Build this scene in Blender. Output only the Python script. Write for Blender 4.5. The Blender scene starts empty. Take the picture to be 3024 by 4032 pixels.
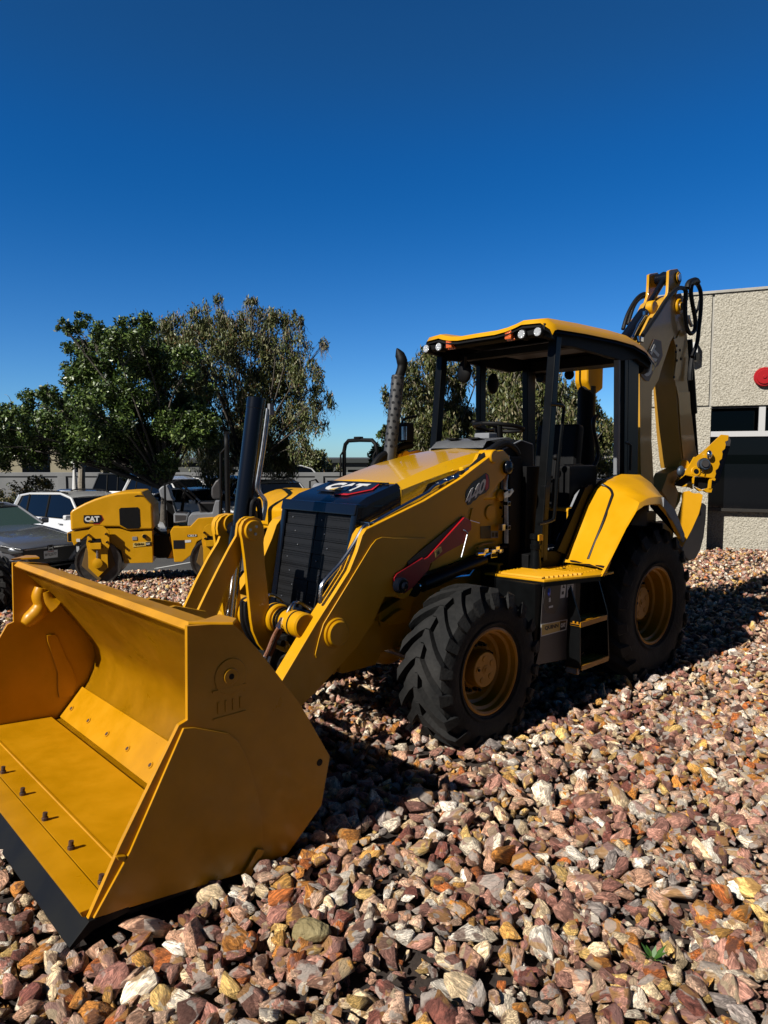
import bpy, bmesh, math, random
import numpy as np
from mathutils import Vector, Matrix, noise
random.seed(7); rng=np.random.default_rng(11)
PI=math.pi; R=math.radians
scene=bpy.context.scene; C=scene.collection
# ---------------------------------------------------------------- camera geometry
F=2795.; CX,CY=1512.,2016.; PITCH=R(4.5); CH=1.88
cam_p=Vector((0,0,CH)); fw=Vector((0,math.cos(PITCH),-math.sin(PITCH))); upv=Vector((0,math.sin(PITCH),math.cos(PITCH)))
AM=R(47.0); XA=Vector((-math.sin(AM),-math.cos(AM),0)); YA=Vector((math.cos(AM),-math.sin(AM),0)); ZA=Vector((0,0,1))
ORG=Vector((-0.001,5.251,0))
MR=Matrix(((XA.x,YA.x,0,ORG.x),(XA.y,YA.y,0,ORG.y),(0,0,1,0),(0,0,0,1)))
def ray(px,py): return fw+Vector((1,0,0))*((px-CX)/F)-upv*((py-CY)/F)
def I(px,py,x=None,y=None,z=None):
    "point of the loader's own frame that a measured outline point has on one of its planes"
    d=ray(px,py); dm=(d.dot(XA),d.dot(YA),d.z); v=cam_p-ORG; cm=(v.dot(XA),v.dot(YA),v.z)
    i,val=[(i,v) for i,v in enumerate((x,y,z)) if v is not None][0]
    t=(val-cm[i])/dm[i]; return Vector([cm[k]+dm[k]*t for k in range(3)])
def IN(px,py,p0,n):
    "same, on a plane given by a point and a normal in the loader's frame"
    d=ray(px,py); dm=Vector((d.dot(XA),d.dot(YA),d.z)); v=cam_p-ORG; cm=Vector((v.dot(XA),v.dot(YA),v.z)); n=Vector(n); t=(Vector(p0)-cm).dot(n)/dm.dot(n); return cm+dm*t
def Wd(px,py,y=None,z=None):
    "world point on the vertical plane y or the level z"
    d=ray(px,py); t=(y/d.y) if y is not None else (z-CH)/d.z
    return cam_p+d*t
def crop(x0,y0,s):
    return lambda a,b:(x0+a*s,y0+b*s)
z1=crop(0,2050,.8439); z2=crop(1000,1700,.7836); z3=crop(1500,1200,.7233); z4=crop(1900,1900,.6028)
z8=crop(700,1900,.3617); z9=crop(1800,1500,.3617); c1=crop(2400,1000,.2411); c2=crop(2400,1500,.339)
z6b=crop(1450,1350,.3014); zc3=crop(1600,1950,.3617); zb=crop(0,2750,.4296); zf=crop(1150,2250,.3315)
zn=crop(1150,1850,.6631); z5c=crop(0,2200,.5426)
def Ps(cr,pts,**k): return [I(*cr(a,b),**k) for a,b in pts]
# ---------------------------------------------------------------- materials
MATS={}; KA=.72
def mat(name,col,rough=.5,metal=0.,var=.0,vscale=6.,bump=0.,bscale=60.,coat=0.,spec=.5,col2=None,rvar=0.,emit=None,detail=4.):
    if not name.startswith('leaf') and metal<.6: col=tuple(c*KA for c in col); col2=tuple(c*KA for c in col2) if col2 else None
    m=bpy.data.materials.new(name); m.use_nodes=True; nt=m.node_tree; b=nt.nodes['Principled BSDF']; N=nt.nodes; L=nt.links
    b.inputs['Base Color'].default_value=(*col,1); b.inputs['Roughness'].default_value=rough
    b.inputs['Metallic'].default_value=metal; b.inputs['Coat Weight'].default_value=coat; b.inputs['Coat Roughness'].default_value=.06
    b.inputs['Specular IOR Level'].default_value=spec
    tc=N.new('ShaderNodeTexCoord')
    if var or col2 or rvar:
        n=N.new('ShaderNodeTexNoise'); n.inputs['Scale'].default_value=vscale; n.inputs['Detail'].default_value=detail; n.inputs['Roughness'].default_value=.6
        L.new(tc.outputs['Object'],n.inputs['Vector'])
        r=N.new('ShaderNodeValToRGB'); L.new(n.outputs['Fac'],r.inputs['Fac'])
        c2_=col2 if col2 else tuple(min(1,c*(1+var)) for c in col); c1_=col if col2 else tuple(c*(1-var) for c in col)
        r.color_ramp.elements[0].position=.35; r.color_ramp.elements[0].color=(*c1_,1)
        r.color_ramp.elements[1].position=.65; r.color_ramp.elements[1].color=(*c2_,1)
        L.new(r.outputs['Color'],b.inputs['Base Color'])
        if rvar:
            mr=N.new('ShaderNodeMapRange'); L.new(n.outputs['Fac'],mr.inputs['Value'])
            mr.inputs['From Min'].default_value=.3; mr.inputs['From Max'].default_value=.7
            mr.inputs['To Min'].default_value=max(.02,rough-rvar); mr.inputs['To Max'].default_value=min(1,rough+rvar)
            L.new(mr.outputs['Result'],b.inputs['Roughness'])
    if bump:
        n2=N.new('ShaderNodeTexNoise'); n2.inputs['Scale'].default_value=bscale; n2.inputs['Detail'].default_value=5
        L.new(tc.outputs['Object'],n2.inputs['Vector'])
        bp=N.new('ShaderNodeBump'); bp.inputs['Strength'].default_value=bump; bp.inputs['Distance'].default_value=.02
        L.new(n2.outputs['Fac'],bp.inputs['Height']); L.new(bp.outputs['Normal'],b.inputs['Normal'])
    if emit:
        b.inputs['Emission Color'].default_value=(*emit[:3],1); b.inputs['Emission Strength'].default_value=emit[3]
    MATS[name]=m; return m
rimy=mat('rim_paint',(.48,.20,.002),.45,var=.1,vscale=5,bump=.03,bscale=20,coat=.08,spec=.3)
yel=mat('yellow_paint',(.72,.35,.0025),.40,var=.07,vscale=2.2,bump=.03,bscale=7,coat=.12,rvar=.1,spec=.35)
yeb=mat('bucket_paint',(.61,.275,.0012),.36,var=.10,vscale=4.1,bump=.05,bscale=4,coat=.08,rvar=.10,spec=.4)
yeh=mat('hood_paint',(.80,.42,.006),.22,var=.03,vscale=1.5,bump=.015,bscale=4,coat=.7)
blk=mat('black_paint',(.004,.0045,.005),.34,var=.3,vscale=9,spec=.16)
blm=mat('matte_black',(.004,.004,.0045),.6,var=.3,vscale=20,spec=.18)
blg=mat('gloss_navy',(.004,.006,.012),.22,spec=.4)
rub=mat('tyre_rubber',(.010,.0105,.011),.75,col2=(.030,.029,.028),vscale=3.5,bump=.25,bscale=50,spec=.18)
hos=mat('hose_rubber',(.008,.008,.009),.5,bump=.1,bscale=80,spec=.3)
chrome=mat('chrome',(.75,.76,.78),.12,metal=1)
steel=mat('zinc_steel',(.45,.47,.50),.3,metal=1,var=.2,vscale=30)
red=mat('red_paint',(.42,.008,.012),.35,coat=.2,var=.1)
gry=mat('grey_plastic',(.24,.25,.27),.55,var=.08)
dgr=mat('dark_grey_panel',(.055,.05,.05),.5,var=.15)
wht=mat('white_decal',(.78,.78,.76),.4)
redd=mat('red_decal',(.60,.02,.03),.4)
trib=mat('gold_decal',(.72,.50,.13),.4)
blkd=mat('black_decal',(.010,.010,.012),.35)
lens=mat('lamp_lens',(.80,.83,.86),.15,metal=.2,coat=1,bump=1.,bscale=120)
amb=mat('amber_lens',(.75,.13,.008),.15,coat=1,bump=.4,bscale=90)
brn=mat('hose_sleeve',(.20,.07,.03),.6,bump=.5,bscale=90)
rust=mat('rusty_bolt',(.03,.02,.016),.7,col2=(.10,.035,.015),vscale=60)
pipb=mat('blue_steel_pipe',(.36,.38,.42),.24,metal=1)
glass=mat('dark_glass',(.004,.005,.007),.04,spec=.35)
glassg=mat('green_tint_glass',(.05,.09,.085),.06,coat=.5)
silv=mat('silver_grey_paint',(.20,.21,.24),.2,metal=.45,coat=1)
whp=mat('white_car_paint',(.78,.79,.80),.28,coat=.8)
dkp=mat('dark_car_paint',(.03,.034,.04),.25,coat=.8)
blp=mat('blue_grey_car_paint',(.13,.16,.2),.3,metal=.3,coat=.8)
rimm=mat('alloy',(.35,.36,.38),.35,metal=.9)
conc=mat('concrete',(.46,.44,.39),.85,var=.1,vscale=3,bump=.2,bscale=40)
blu=mat('blue_cap',(.012,.05,.42),.4)
# drum: polished steel rolled dull
drumm=mat('drum_steel',(.09,.085,.08),.42,metal=.85,var=.3,vscale=7)
# ---------------------------------------------------------------- mesh building
class MB:
    def __init__(s): s.bm=bmesh.new()
    def _f(s,vs,m):
        try: f=s.bm.faces.new(vs); f.material_index=m; return f
        except ValueError: return None
    def _bev(s,fs,w,seg=2):
        es=set()
        for f in fs:
            for e in f.edges:
                if len(e.link_faces)==2:
                    try: a=e.calc_face_angle()
                    except Exception: a=0
                    if a>.5: es.add(e)
        if es: bmesh.ops.bevel(s.bm,geom=list(es),offset=w,segments=seg,profile=.6,affect='EDGES',clamp_overlap=True)
    def prism(s,pts,vec,m=0,bev=0.,seg=2):
        vec=Vector(vec); n=len(pts)
        a=[s.bm.verts.new(p) for p in pts]; b=[s.bm.verts.new(Vector(p)+vec) for p in pts]
        fs=[s._f(a[::-1],m),s._f(b,m)]
        for i in range(n): fs.append(s._f([a[i],a[(i+1)%n],b[(i+1)%n],b[i]],m))
        fs=[f for f in fs if f]; bmesh.ops.recalc_face_normals(s.bm,faces=fs)
        if bev: s._bev(fs,bev,seg)
        return s
    def box(s,c,sz,m=0,bev=0.,rot=None,seg=2):
        h=Vector(sz)/2; M=Matrix.Translation(c)@(rot.to_4x4() if rot else Matrix())
        p=[M@Vector((x*h.x,y*h.y,-h.z)) for x,y in((-1,-1),(1,-1),(1,1),(-1,1))]
        v=(M.to_3x3()@Vector((0,0,2*h.z)))
        return s.prism(p,v,m,bev,seg)
    def bb(s,a,b,m=0,bev=0.):
        a=Vector(a); b=Vector(b); return s.box((a+b)/2,(abs(b.x-a.x),abs(b.y-a.y),abs(b.z-a.z)),m,bev)
    def rings(s,rs,m=0,cap=True,closed=True):
        vs=[[s.bm.verts.new(p) for p in r] for r in rs]; fs=[]
        for i in range(len(vs)-1):
            n=len(vs[i]); 
            for j in range(n if closed else n-1):
                fs.append(s._f([vs[i][j],vs[i][(j+1)%n],vs[i+1][(j+1)%n],vs[i+1][j]],m))
        if cap: fs.append(s._f(vs[0][::-1],m)); fs.append(s._f(vs[-1],m))
        bmesh.ops.recalc_face_normals(s.bm,faces=[f for f in fs if f]); return s
    def tube(s,path,r,m=0,n=10,cap=True,smooth=0):
        P=[Vector(p) for p in path]
        if smooth:
            Q=[]
            for i in range(len(P)-1):
                p0=P[max(i-1,0)];p1=P[i];p2=P[i+1];p3=P[min(i+2,len(P)-1)]
                for k in range(smooth):
                    t=k/smooth; Q.append(.5*((2*p1)+(-p0+p2)*t+(2*p0-5*p1+4*p2-p3)*t*t+(-p0+3*p1-3*p2+p3)*t**3))
            Q.append(P[-1]); P=Q
        rr=r if isinstance(r,(list,tuple)) else [r]*len(P)
        if len(rr)!=len(P): rr=[np.interp(i/(len(P)-1),np.linspace(0,1,len(rr)),rr) for i in range(len(P))]
        rs=[]; ref=None
        for i,p in enumerate(P):
            t=(P[min(i+1,len(P)-1)]-P[max(i-1,0)]).normalized()
            if ref is None:
                ref=t.orthogonal().normalized()
            ref=(ref-t*ref.dot(t)).normalized(); b=t.cross(ref)
            rs.append([p+(ref*math.cos(2*PI*k/n)+b*math.sin(2*PI*k/n))*rr[i] for k in range(n)])
        return s.rings(rs,m,cap)
    def cyl(s,a,b,r,m=0,n=24,bev=0.):
        a=Vector(a);b=Vector(b);t=(b-a).normalized();u=t.orthogonal().normalized();w=t.cross(u)
        c=[a+(u*math.cos(2*PI*k/n)+w*math.sin(2*PI*k/n))*r for k in range(n)]
        return s.prism(c,b-a,m,bev,1)
    def lathe(s,prof,c=(0,0,0),axis=1,m=0,n=48,closed=False):
        "prof: (along axis, radius)"
        rs=[]
        for k in range(n):
            a=2*PI*k/n; ring=[]
            for t,r in prof:
                q=[0,0,0]; q[axis]=t; q[(axis+1)%3]=r*math.cos(a); q[(axis+2)%3]=r*math.sin(a)
                ring.append(s.bm.verts.new(Vector(q)+Vector(c)))
            rs.append(ring)
        fs=[]
        for k in range(n):
            A=rs[k];B=rs[(k+1)%n]; L_=len(prof)
            for j in range(L_ if closed else L_-1): fs.append(s._f([A[j],A[(j+1)%L_],B[(j+1)%L_],B[j]],m))
        bmesh.ops.recalc_face_normals(s.bm,faces=[f for f in fs if f]); return s
    def ball(s,c,r,m=0,sc=(1,1,1),sub=2):
        g=bmesh.ops.create_icosphere(s.bm,subdivisions=sub,radius=r)
        for v in g['verts']: v.co=Vector((v.co.x*sc[0],v.co.y*sc[1],v.co.z*sc[2]))+Vector(c)
        for f in {f for v in g['verts'] for f in v.link_faces}: f.material_index=m
        return s
    def sheet(s,grid,m=0,thick=0.):
        vs=[[s.bm.verts.new(p) for p in r] for r in grid]; fs=[]
        for i in range(len(vs)-1):
            for j in range(len(vs[0])-1): fs.append(s._f([vs[i][j],vs[i][j+1],vs[i+1][j+1],vs[i+1][j]],m))
        fs=[f for f in fs if f]
        if thick:
            g=bmesh.ops.solidify(s.bm,geom=fs,thickness=thick)
            for f in g['geom']:
                if isinstance(f,bmesh.types.BMFace): f.material_index=m
        return s
    def text(s,txt,O,u,v,h,m=0,bold=.012,depth=.002,center=True,wfac=1.,shear=0.,width=None):
        "flat lettering lying in the plane of u (reading direction) and v (up)"
        cu=bpy.data.curves.new('t','FONT'); cu.body=txt; cu.size=1; cu.offset=bold; cu.extrude=.5; cu.resolution_u=3; cu.shear=shear
        ob=bpy.data.objects.new('t',cu); C.objects.link(ob); bpy.context.view_layer.update()
        me=bpy.data.meshes.new_from_object(ob.evaluated_get(bpy.context.evaluated_depsgraph_get()))
        bpy.data.objects.remove(ob); 
        co=[p.co.copy() for p in me.vertices]; xs=[c.x for c in co]; ys=[c.y for c in co]
        H=max(ys)-min(ys); sc=h/H; mx=(max(xs)+min(xs))/2; my=(max(ys)+min(ys))/2
        wf=wfac if width is None else width/((max(xs)-min(xs))*sc)
        u=Vector(u).normalized(); v=Vector(v).normalized(); n=u.cross(v); O=Vector(O)
        vs=[s.bm.verts.new(O+u*((c.x-(mx if center else min(xs)))*sc*wf)+v*((c.y-my)*sc)+n*(c.z*depth)) for c in co]
        for p in me.polygons: s._f([vs[i] for i in p.vertices],m)
        bpy.data.meshes.remove(me); bpy.data.curves.remove(cu); return s
    def build_each(s,name,mats,parent,small=.16,**k):
        "one object per loose piece; little fittings stay with the nearest long piece"
        bm=s.bm; bm.verts.ensure_lookup_table(); seen=set(); isl=[]
        for v in bm.verts:
            if v in seen: continue
            st=[v]; seen.add(v); comp=[]
            while st:
                q=st.pop(); comp.append(q)
                for e in q.link_edges:
                    w=e.other_vert(q)
                    if w not in seen: seen.add(w); st.append(w)
            isl.append(comp)
        def ext(c): return max(max(v.co[i] for v in c)-min(v.co[i] for v in c) for i in range(3))
        big=[c for c in isl if ext(c)>small] or isl[:1]
        groups=[[c] for c in big]
        for c in isl:
            if any(c is b_ for b_ in big): continue
            m=sum((v.co for v in c),Vector())/len(c)
            j=min(range(len(big)),key=lambda i:min((v.co-m).length for v in big[i][::3])); groups[j].append(c)
        out=[]
        for g in groups:
            n=MB(); idx={}
            for c in g:
                for v in c: idx[v]=n.bm.verts.new(v.co)
            fs={f for c in g for v in c for f in v.link_faces}
            for f in fs: n._f([idx[v] for v in f.verts],f.material_index)
            out.append(n.build(name,mats,parent,**k))
        s.bm.free(); return out
    def build(s,name,mats,parent=None,smooth=35,**tags):
        me=bpy.data.meshes.new(name); s.bm.to_mesh(me); s.bm.free()
        for q in (mats if isinstance(mats,(list,tuple)) else [mats]): me.materials.append(q)
        if smooth:
            me.polygons.foreach_set('use_smooth',[True]*len(me.polygons)); me.set_sharp_from_angle(angle=R(smooth))
        o=bpy.data.objects.new(name,me); C.objects.link(o)
        if smooth:
            wm=o.modifiers.new('weighted','WEIGHTED_NORMAL'); wm.keep_sharp=True; wm.mode='FACE_AREA'; wm.weight=100
        if parent: o.parent=parent
        for k,v_ in tags.items(): o[k]=v_
        return o
def thing(name,label,cat,loc=(0,0,0),rz=0.,group=None):
    o=bpy.data.objects.new(name,None); C.objects.link(o); o.location=loc; o.rotation_euler=(0,0,rz); o.empty_display_size=.1
    o['label']=label; o['category']=cat
    if group: o['group']=group
    return o
def copy_tree(o,parent=None):
    c=o.copy(); C.objects.link(c)
    if parent: c.parent=parent
    for ch in list(o.children): copy_tree(ch,c)
    return c
def rrect(cx,cy,w,h,r,n=4):
    out=[]
    for (sx,sy,a0) in ((1,1,0),(-1,1,PI/2),(-1,-1,PI),(1,-1,3*PI/2)):
        for k in range(n+1):
            a=a0+k*PI/2/n; out.append((cx+sx*(w/2-r)+r*math.cos(a),cy+sy*(h/2-r)+r*math.sin(a)))
    return out
def four(mb,O,u,v,m,d):
    "a bold figure 4 from three flat bars, u and v spanning its box"
    n=Vector(u).cross(Vector(v)).normalized(); P=lambda a,b_,k:Vector(O)+Vector(u)*(a-.5)+Vector(v)*(b_-.5)+n*(k*d)
    for k,q in enumerate(([(.52,0),(.80,0),(.80,1),(.52,1)],[(0,.20),(1,.20),(1,.37),(0,.37)],[(0,.36),(.25,.36),(.70,.985),(.44,.985)])):
        mb.prism([P(a,b_,k*.35) for a,b_ in q],n*d,m)
def emblem(mb,O,u,v,w,m0=0,d=.003):
    "three white letters over a gold triangle on a black six-sided badge with a red edge; materials m0..m0+3 = black, red, white, gold"
    u=Vector(u).normalized(); v=Vector(v).normalized(); n=u.cross(v); O=Vector(O); P=lambda a,b,k:O+u*(a*w)+v*(b*w)+n*(k*d)
    redp=[(-.02,-.30),(.30,-.30),(.56,-.02),(.44,.24),(.30,.24),(.2,-.1)]
    back=[(-.52,.24),(.42,.24),(.51,-.02),(.29,-.25),(-.05,-.25),(-.1,-.22),(-.50,-.22),(-.55,-.1)]
    mb.prism([P(a,b,0) for a,b in redp],n*d,m0+1)
    mb.prism([P(a,b,1.2) for a,b in back],n*d,m0)
    mb.text('CAT',P(-.07,.01,3),u,v,w*.33,m0+2,bold=.05,depth=d,width=w*.80)
    mb.prism([P(a,b,4.4) for a,b in ((-.24,-.18),(.03,-.18),(-.105,-.055))],n*d,m0+3)
EM=[blkd,redd,wht,trib]
# ================================================================ BACKHOE LOADER
root=thing('backhoe_loader','yellow backhoe loader with black canopy and big front bucket parked on coloured rocks','backhoe loader')
root.matrix_world=MR
# ---- loader bucket
TH=.022; BY=1.2
side=Ps(z1,[(410,1862),(560,1520),(835,955),(875,930),(873,492),(1000,483),(1085,482),(1130,520),(1225,625),(1405,862),(1540,1100),(1500,1330),(1340,1560),(1115,1640),(610,1795)],y=BY)
wear=Ps(z1,[(600,1540),(850,965),(900,962),(1060,990),(1110,1030),(1150,1120),(1195,1270),(1215,1400),(1218,1515),(1120,1640),(610,1795),(430,1850)],y=BY)
cc=I(*z1(1075,725),y=BY); hh=I(*z1(1491,1128),y=BY); r0=I(*z1(1070,860),y=BY)
cheeks=[]
for sgn in (1,-1):
    b=MB()
    b.prism([Vector((p.x,sgn*BY,p.z)) for p in side],(0,-sgn*TH,0),0,bev=.003)
    b.prism([Vector((p.x,sgn*(BY+.0005),p.z)) for p in wear],(0,sgn*.014,0),0,bev=.004)
    b.cyl((cc.x,sgn*BY,cc.z),(cc.x,sgn*(BY+.004),cc.z),.078,0,32,bev=.002)
    b.cyl((cc.x,sgn*(BY+.003),cc.z),(cc.x,sgn*(BY+.010),cc.z),.036,0,24,bev=.003)
    b.cyl((cc.x,sgn*(BY+.009),cc.z),(cc.x,sgn*(BY+.0115),cc.z),.013,1,16)
    b.cyl((hh.x,sgn*(BY-.001),hh.z),(hh.x,sgn*(BY+.002),hh.z),.017,1,16)
    for k in range(4): b.box((r0.x+(-.055+.036*k),sgn*(BY+.002),r0.z),(.008,.004,.05),0)
    b.box((r0.x,sgn*(BY+.002),r0.z+.075),(.16,.006,.008),0); b.box((r0.x,sgn*(BY+.002),r0.z-.045),(.16,.004,.006),0)
    b.prism([I(*z1(1185,1520),y=BY),I(*z1(1220,1525),y=BY),I(*z1(1150,1655),y=BY),I(*z1(1112,1650),y=BY)],(0,.03,0),0,bev=.004) if sgn>0 else None
    b.prism([I(*z1(535,1560),y=BY),I(*z1(580,1555),y=BY),I(*z1(575,1580),y=BY),I(*z1(545,1578),y=BY)],(0,.02,0),0,bev=.003) if sgn>0 else None
    cheeks.append(b)
# shell: floor, curved back and top
fl=[(2.66,.128),(2.60,.122),(2.30,.098),(2.04,.075)]
arcp=[(2.04,.075),(1.93,.065)]
arc_=[(1.93,.085),(1.876,.155),(1.82,.225),(1.765,.300),(1.728,.380),(1.710,.470),(1.722,.545),(1.760,.620),(1.83,.715),(1.92,.845),(2.01,.965),(2.08,1.04),(2.14,1.105),(2.19,1.178)]
prof=fl+arc_
b=MB()
ny=14; grid=[[Vector((x,-BY+TH+(2*BY-2*TH)*j/ny,z)) for j in range(ny+1)] for x,z in prof]
b.sheet(grid,0,thick=.018)
bucket=b.build('bucket',[yeb],root,smooth=25)
for b in cheeks: b.build('side_plate',[yeb,blm],bucket)
b=MB()
# bolt-on floor plate and rear strip
b.prism([(2.56,-1.17,.132),(2.02,-1.17,.094),(2.02,-1.17,.106),(2.56,-1.17,.144)],(0,2.34,0),0,bev=.003)
b.prism([(2.665,-1.175,.128),(2.565,-1.175,.124),(2.565,-1.175,.148),(2.675,-1.175,.152)],(0,2.35,0),0,bev=.004)
b.prism([(2.43,-1.17,.1235),(2.415,-1.17,.137),(2.425,-1.17,.139),(2.44,-1.17,.126)],(0,2.34,0),0)
a0=Vector((1.90,0,.095)); 
b.prism([(1.955,-1.17,.082),(1.86,-1.17,.190),(1.80,-1.17,.262),(1.812,-1.17,.272),(1.872,-1.17,.202),(1.968,-1.17,.094)],(0,2.34,0),0,bev=.003)
b.build('floor_plate',[yeb],bucket)
for k in range(7):
    y=-1.08+.305*k
    q=MB(); q.cyl((1.905,y,.150),(1.917,y,.161),.019,0,14,bev=.002); q.cyl((1.917,y,.161),(1.918,y,.162),.012,1,10)
    q.build('bolt',[yeb,rust],bucket)
for k in range(8):
    y=1.03-.345*k
    if y<-1.15: continue
    q=MB(); q.cyl((2.535,y,.13),(2.535,y,.158),.016,0,6,bev=.002); q.cyl((2.535,y,.162),(2.533,y,.180),.011,0,10)
    q.build('bolt',[rust],bucket)
# cutting edge
b=MB(); b.prism([(2.725,-1.215,.045),(2.73,-1.215,.06),(2.655,-1.215,.128),(2.50,-1.215,.118),(2.50,-1.215,.095),(2.64,-1.215,.085)],(0,2.43,0),0,bev=.003)
b.prism([(2.50,-1.2,.095),(1.99,-1.2,.055),(1.99,-1.2,.036),(2.50,-1.2,.075)],(0,2.4,0),0)
b.build('cutting_edge',[mat('worn_edge_steel',(.005,.006,.009),.55,col2=(.012,.012,.011),vscale=3,spec=.12)],bucket)
# top lip, spill guard, corner caps
b=MB()
b.prism([(2.215,-BY+.03,1.168),(2.19,-BY+.03,1.193),(2.15,-BY+.03,1.185),(2.205,-BY+.03,1.155)],(0,2*BY-.06,0),0,bev=.004)
b.prism([(2.19,-BY+.05,1.187),(2.02,-BY+.05,1.150),(1.90,-BY+.05,1.06),(1.75,-BY+.05,.72),(1.765,-BY+.05,.72),(1.915,-BY+.05,1.05),(2.03,-BY+.05,1.135),(2.19,-BY+.05,1.172)],(0,2*BY-.1,0),0,bev=.003)
cap=Ps(z8,[(112,1546),(270,1522),(450,1460),(640,1505),(602,1550)],z=1.195)
for s_ in (1,-1): b.prism([Vector((p.x,s_*p.y,p.z)) for p in cap],(0,0,.012),0,bev=.003)
b.build('top_rim',[yeb],bucket)
# lug with cast lifting eye inside far cheek
b=MB()
b.tube(Ps(z5c,[(298,212),(282,270),(296,330),(270,390),(215,440),(178,480)],y=-1.13),[.040,.046,.046,.055,.05,.03],0,12,smooth=4)
b.tube(Ps(z5c,[(325,235),(345,290),(395,330)],y=-1.12),[.04,.05,.07],0,12,smooth=3)
b.prism(Ps(z5c,[(340,555),(400,548),(425,575),(480,715),(530,800),(555,880),(535,985),(520,1000),(430,1010),(420,940),(420,830),(385,720),(345,600)],y=-1.165),(0,-.012,0),0,bev=.004)
b.build('lifting_eye',[yeb],bucket,smooth=60)
# bucket hinge brackets behind
for s_ in (1,-1):
    b=MB()
    for yy in (.36,.60):
        b.prism([(1.78,s_*yy,.18),(1.40,s_*yy,.24),(1.31,s_*yy,.34),(1.34,s_*yy,.46),(1.50,s_*yy,.62),(1.70,s_*yy,.66),(1.70,s_*yy,.4)],(0,s_*.025,0),0,bev=.003)
    b.cyl((1.38,s_*.35,.37),(1.38,s_*.63,.37),.045,1,20)
    b.build('hinge_bracket',[yel,steel],bucket)
b=MB()
for yy in (-.17,.13):
    b.prism([(1.92,yy,1.02),(1.75,yy,1.04),(1.56,yy,.98),(1.52,yy,.90),(1.56,yy,.82),(1.79,yy,.80)],(0,.03,0),0,bev=.003)
b.cyl((1.60,-.2,.90),(1.60,.2,.90),.035,1,18)
b.build('hinge_bracket',[yel,steel],bucket)
# ---- loader arms
ao=[(1180,128),(1215,98),(1255,92),(1285,125),(1290,175),(1262,230),(1150,345),(1100,390),(1080,450),(1035,480),(900,590),(775,685),(762,715),(800,790),(765,830),(660,828),(636,878),(600,960),(515,1087),(330,1290),(230,1390),(150,1400),(105,1320),(145,1245),(310,968),(480,700),(520,600),(545,520),(565,490),(860,345),(1040,235)]
ay=.52
arm=Ps(z2,ao,y=ay)
wear2=Ps(z2,[(700,533),(640,528),(610,540),(585,570),(470,760),(345,965),(322,1040),(303,1120),(310,1137),(430,1080),(500,1000),(620,840),(690,790),(720,730),(760,660),(860,560),(860,533)],y=ay)
def make_arm(s_):
    b=MB(); y0=s_*ay; yi=s_*(ay-.10)
    b.prism([Vector((p.x,y0,p.z)) for p in arm],(0,-s_*.10,0),0,bev=.006)
    b.prism([Vector((p.x,y0+s_*.0005,p.z)) for p in wear2],(0,s_*.009,0),0,bev=.004)
    c=I(*z2(408,1010),y=ay); b.cyl((c.x,y0,c.z),(c.x,y0+s_*.022,c.z),.095,0,40,bev=.006); b.cyl((c.x,y0+s_*.02,c.z),(c.x,y0+s_*.042,c.z),.082,0,40,bev=.010)
    c=I(*z2(1205,125),y=ay); b.cyl((c.x,yi-s_*.02,c.z),(c.x,y0+s_*.015,c.z),.052,0,28,bev=.006)
    c=I(*z2(750,775),y=ay); b.cyl((c.x,yi,c.z),(c.x,y0+s_*.008,c.z),.085,0,32,bev=.006)
    return b.build('loader_arm',[yel],root)
arms={s_:make_arm(s_) for s_ in (1,-1)}
# 440 lettering on near arm
b=MB(); a_=I(*z2(1075,345),y=ay); c_=I(*z2(1165,245),y=ay); u=(c_-a_); u.y=0; u.normalize()
ctr=I(*z2(1122,285),y=ay+.008)
v=Vector((0,1,0)).cross(u)*-1
u2=Vector((u.x,0,u.z)); v2=u2.cross(Vector((0,1,0)))*-1
if v2.z<0: v2=-v2
lean=(v2+u2*.10).normalized()
def dec(pts,cr,y,m): b.prism(Ps(cr,pts,y=y),(0,.0015,0),m)
zn_=zn
dec([(1028,150),(1033,125),(1075,70),(1095,60),(1130,32),(1150,18),(1166,30),(1172,60),(1170,110),(1150,135),(1110,155),(1090,180),(1075,185),(1060,205),(1040,210),(1032,190)],zn,ay+.001,0)
dec([(1150,24),(1160,34),(1167,60),(1165,106),(1150,125),(1146,100),(1152,60)],zn,ay+.0027,1)
# numerals drawn directly in the decal plane
for (xb,yb_),(xt_,yt_),dg in (((1044,196),(1064,112),'4'),((1083,170),(1104,84),'4'),((1121,141),(1139,56),'0')):
    yq=ay+.0045; bb_=I(*zn(xb,yb_),y=yq); tt=I(*zn(xt_,yt_),y=yq); l_=I(*zn(xb-19,yb_+13),y=yq); r_=I(*zn(xb+19,yb_-13),y=yq)
    if dg=='4': four(b,(bb_+tt)/2,(r_-l_)*1.08,tt-bb_,2,.0015)
    else: b.text(dg,(bb_+tt)/2,r_-l_,tt-bb_,(tt-bb_).length,2,bold=.03,depth=.0015,width=(r_-l_).length)
b.prism([I(*zc3(805,338),y=.4425),I(*zc3(918,333),y=.4425),I(*zc3(920,470),y=.4425),I(*zc3(805,473),y=.4425)],(0,.001,0),0)
b.prism([I(*zc3(921,388),y=.4425),I(*zc3(999,388),y=.4425),I(*zc3(1000,462),y=.4425),I(*zc3(921,466),y=.4425)],(0,.001,0),3)
for k in range(2): b.prism([I(*zc3(931+36*k,405),y=.4436),I(*zc3(957+36*k,405),y=.4436),I(*zc3(957+36*k,452),y=.4436),I(*zc3(931+36*k,452),y=.4436)],(0,.0007,0),0)
b.build('number_decal',[blkd,redd,wht,gry],arms[1])
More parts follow.
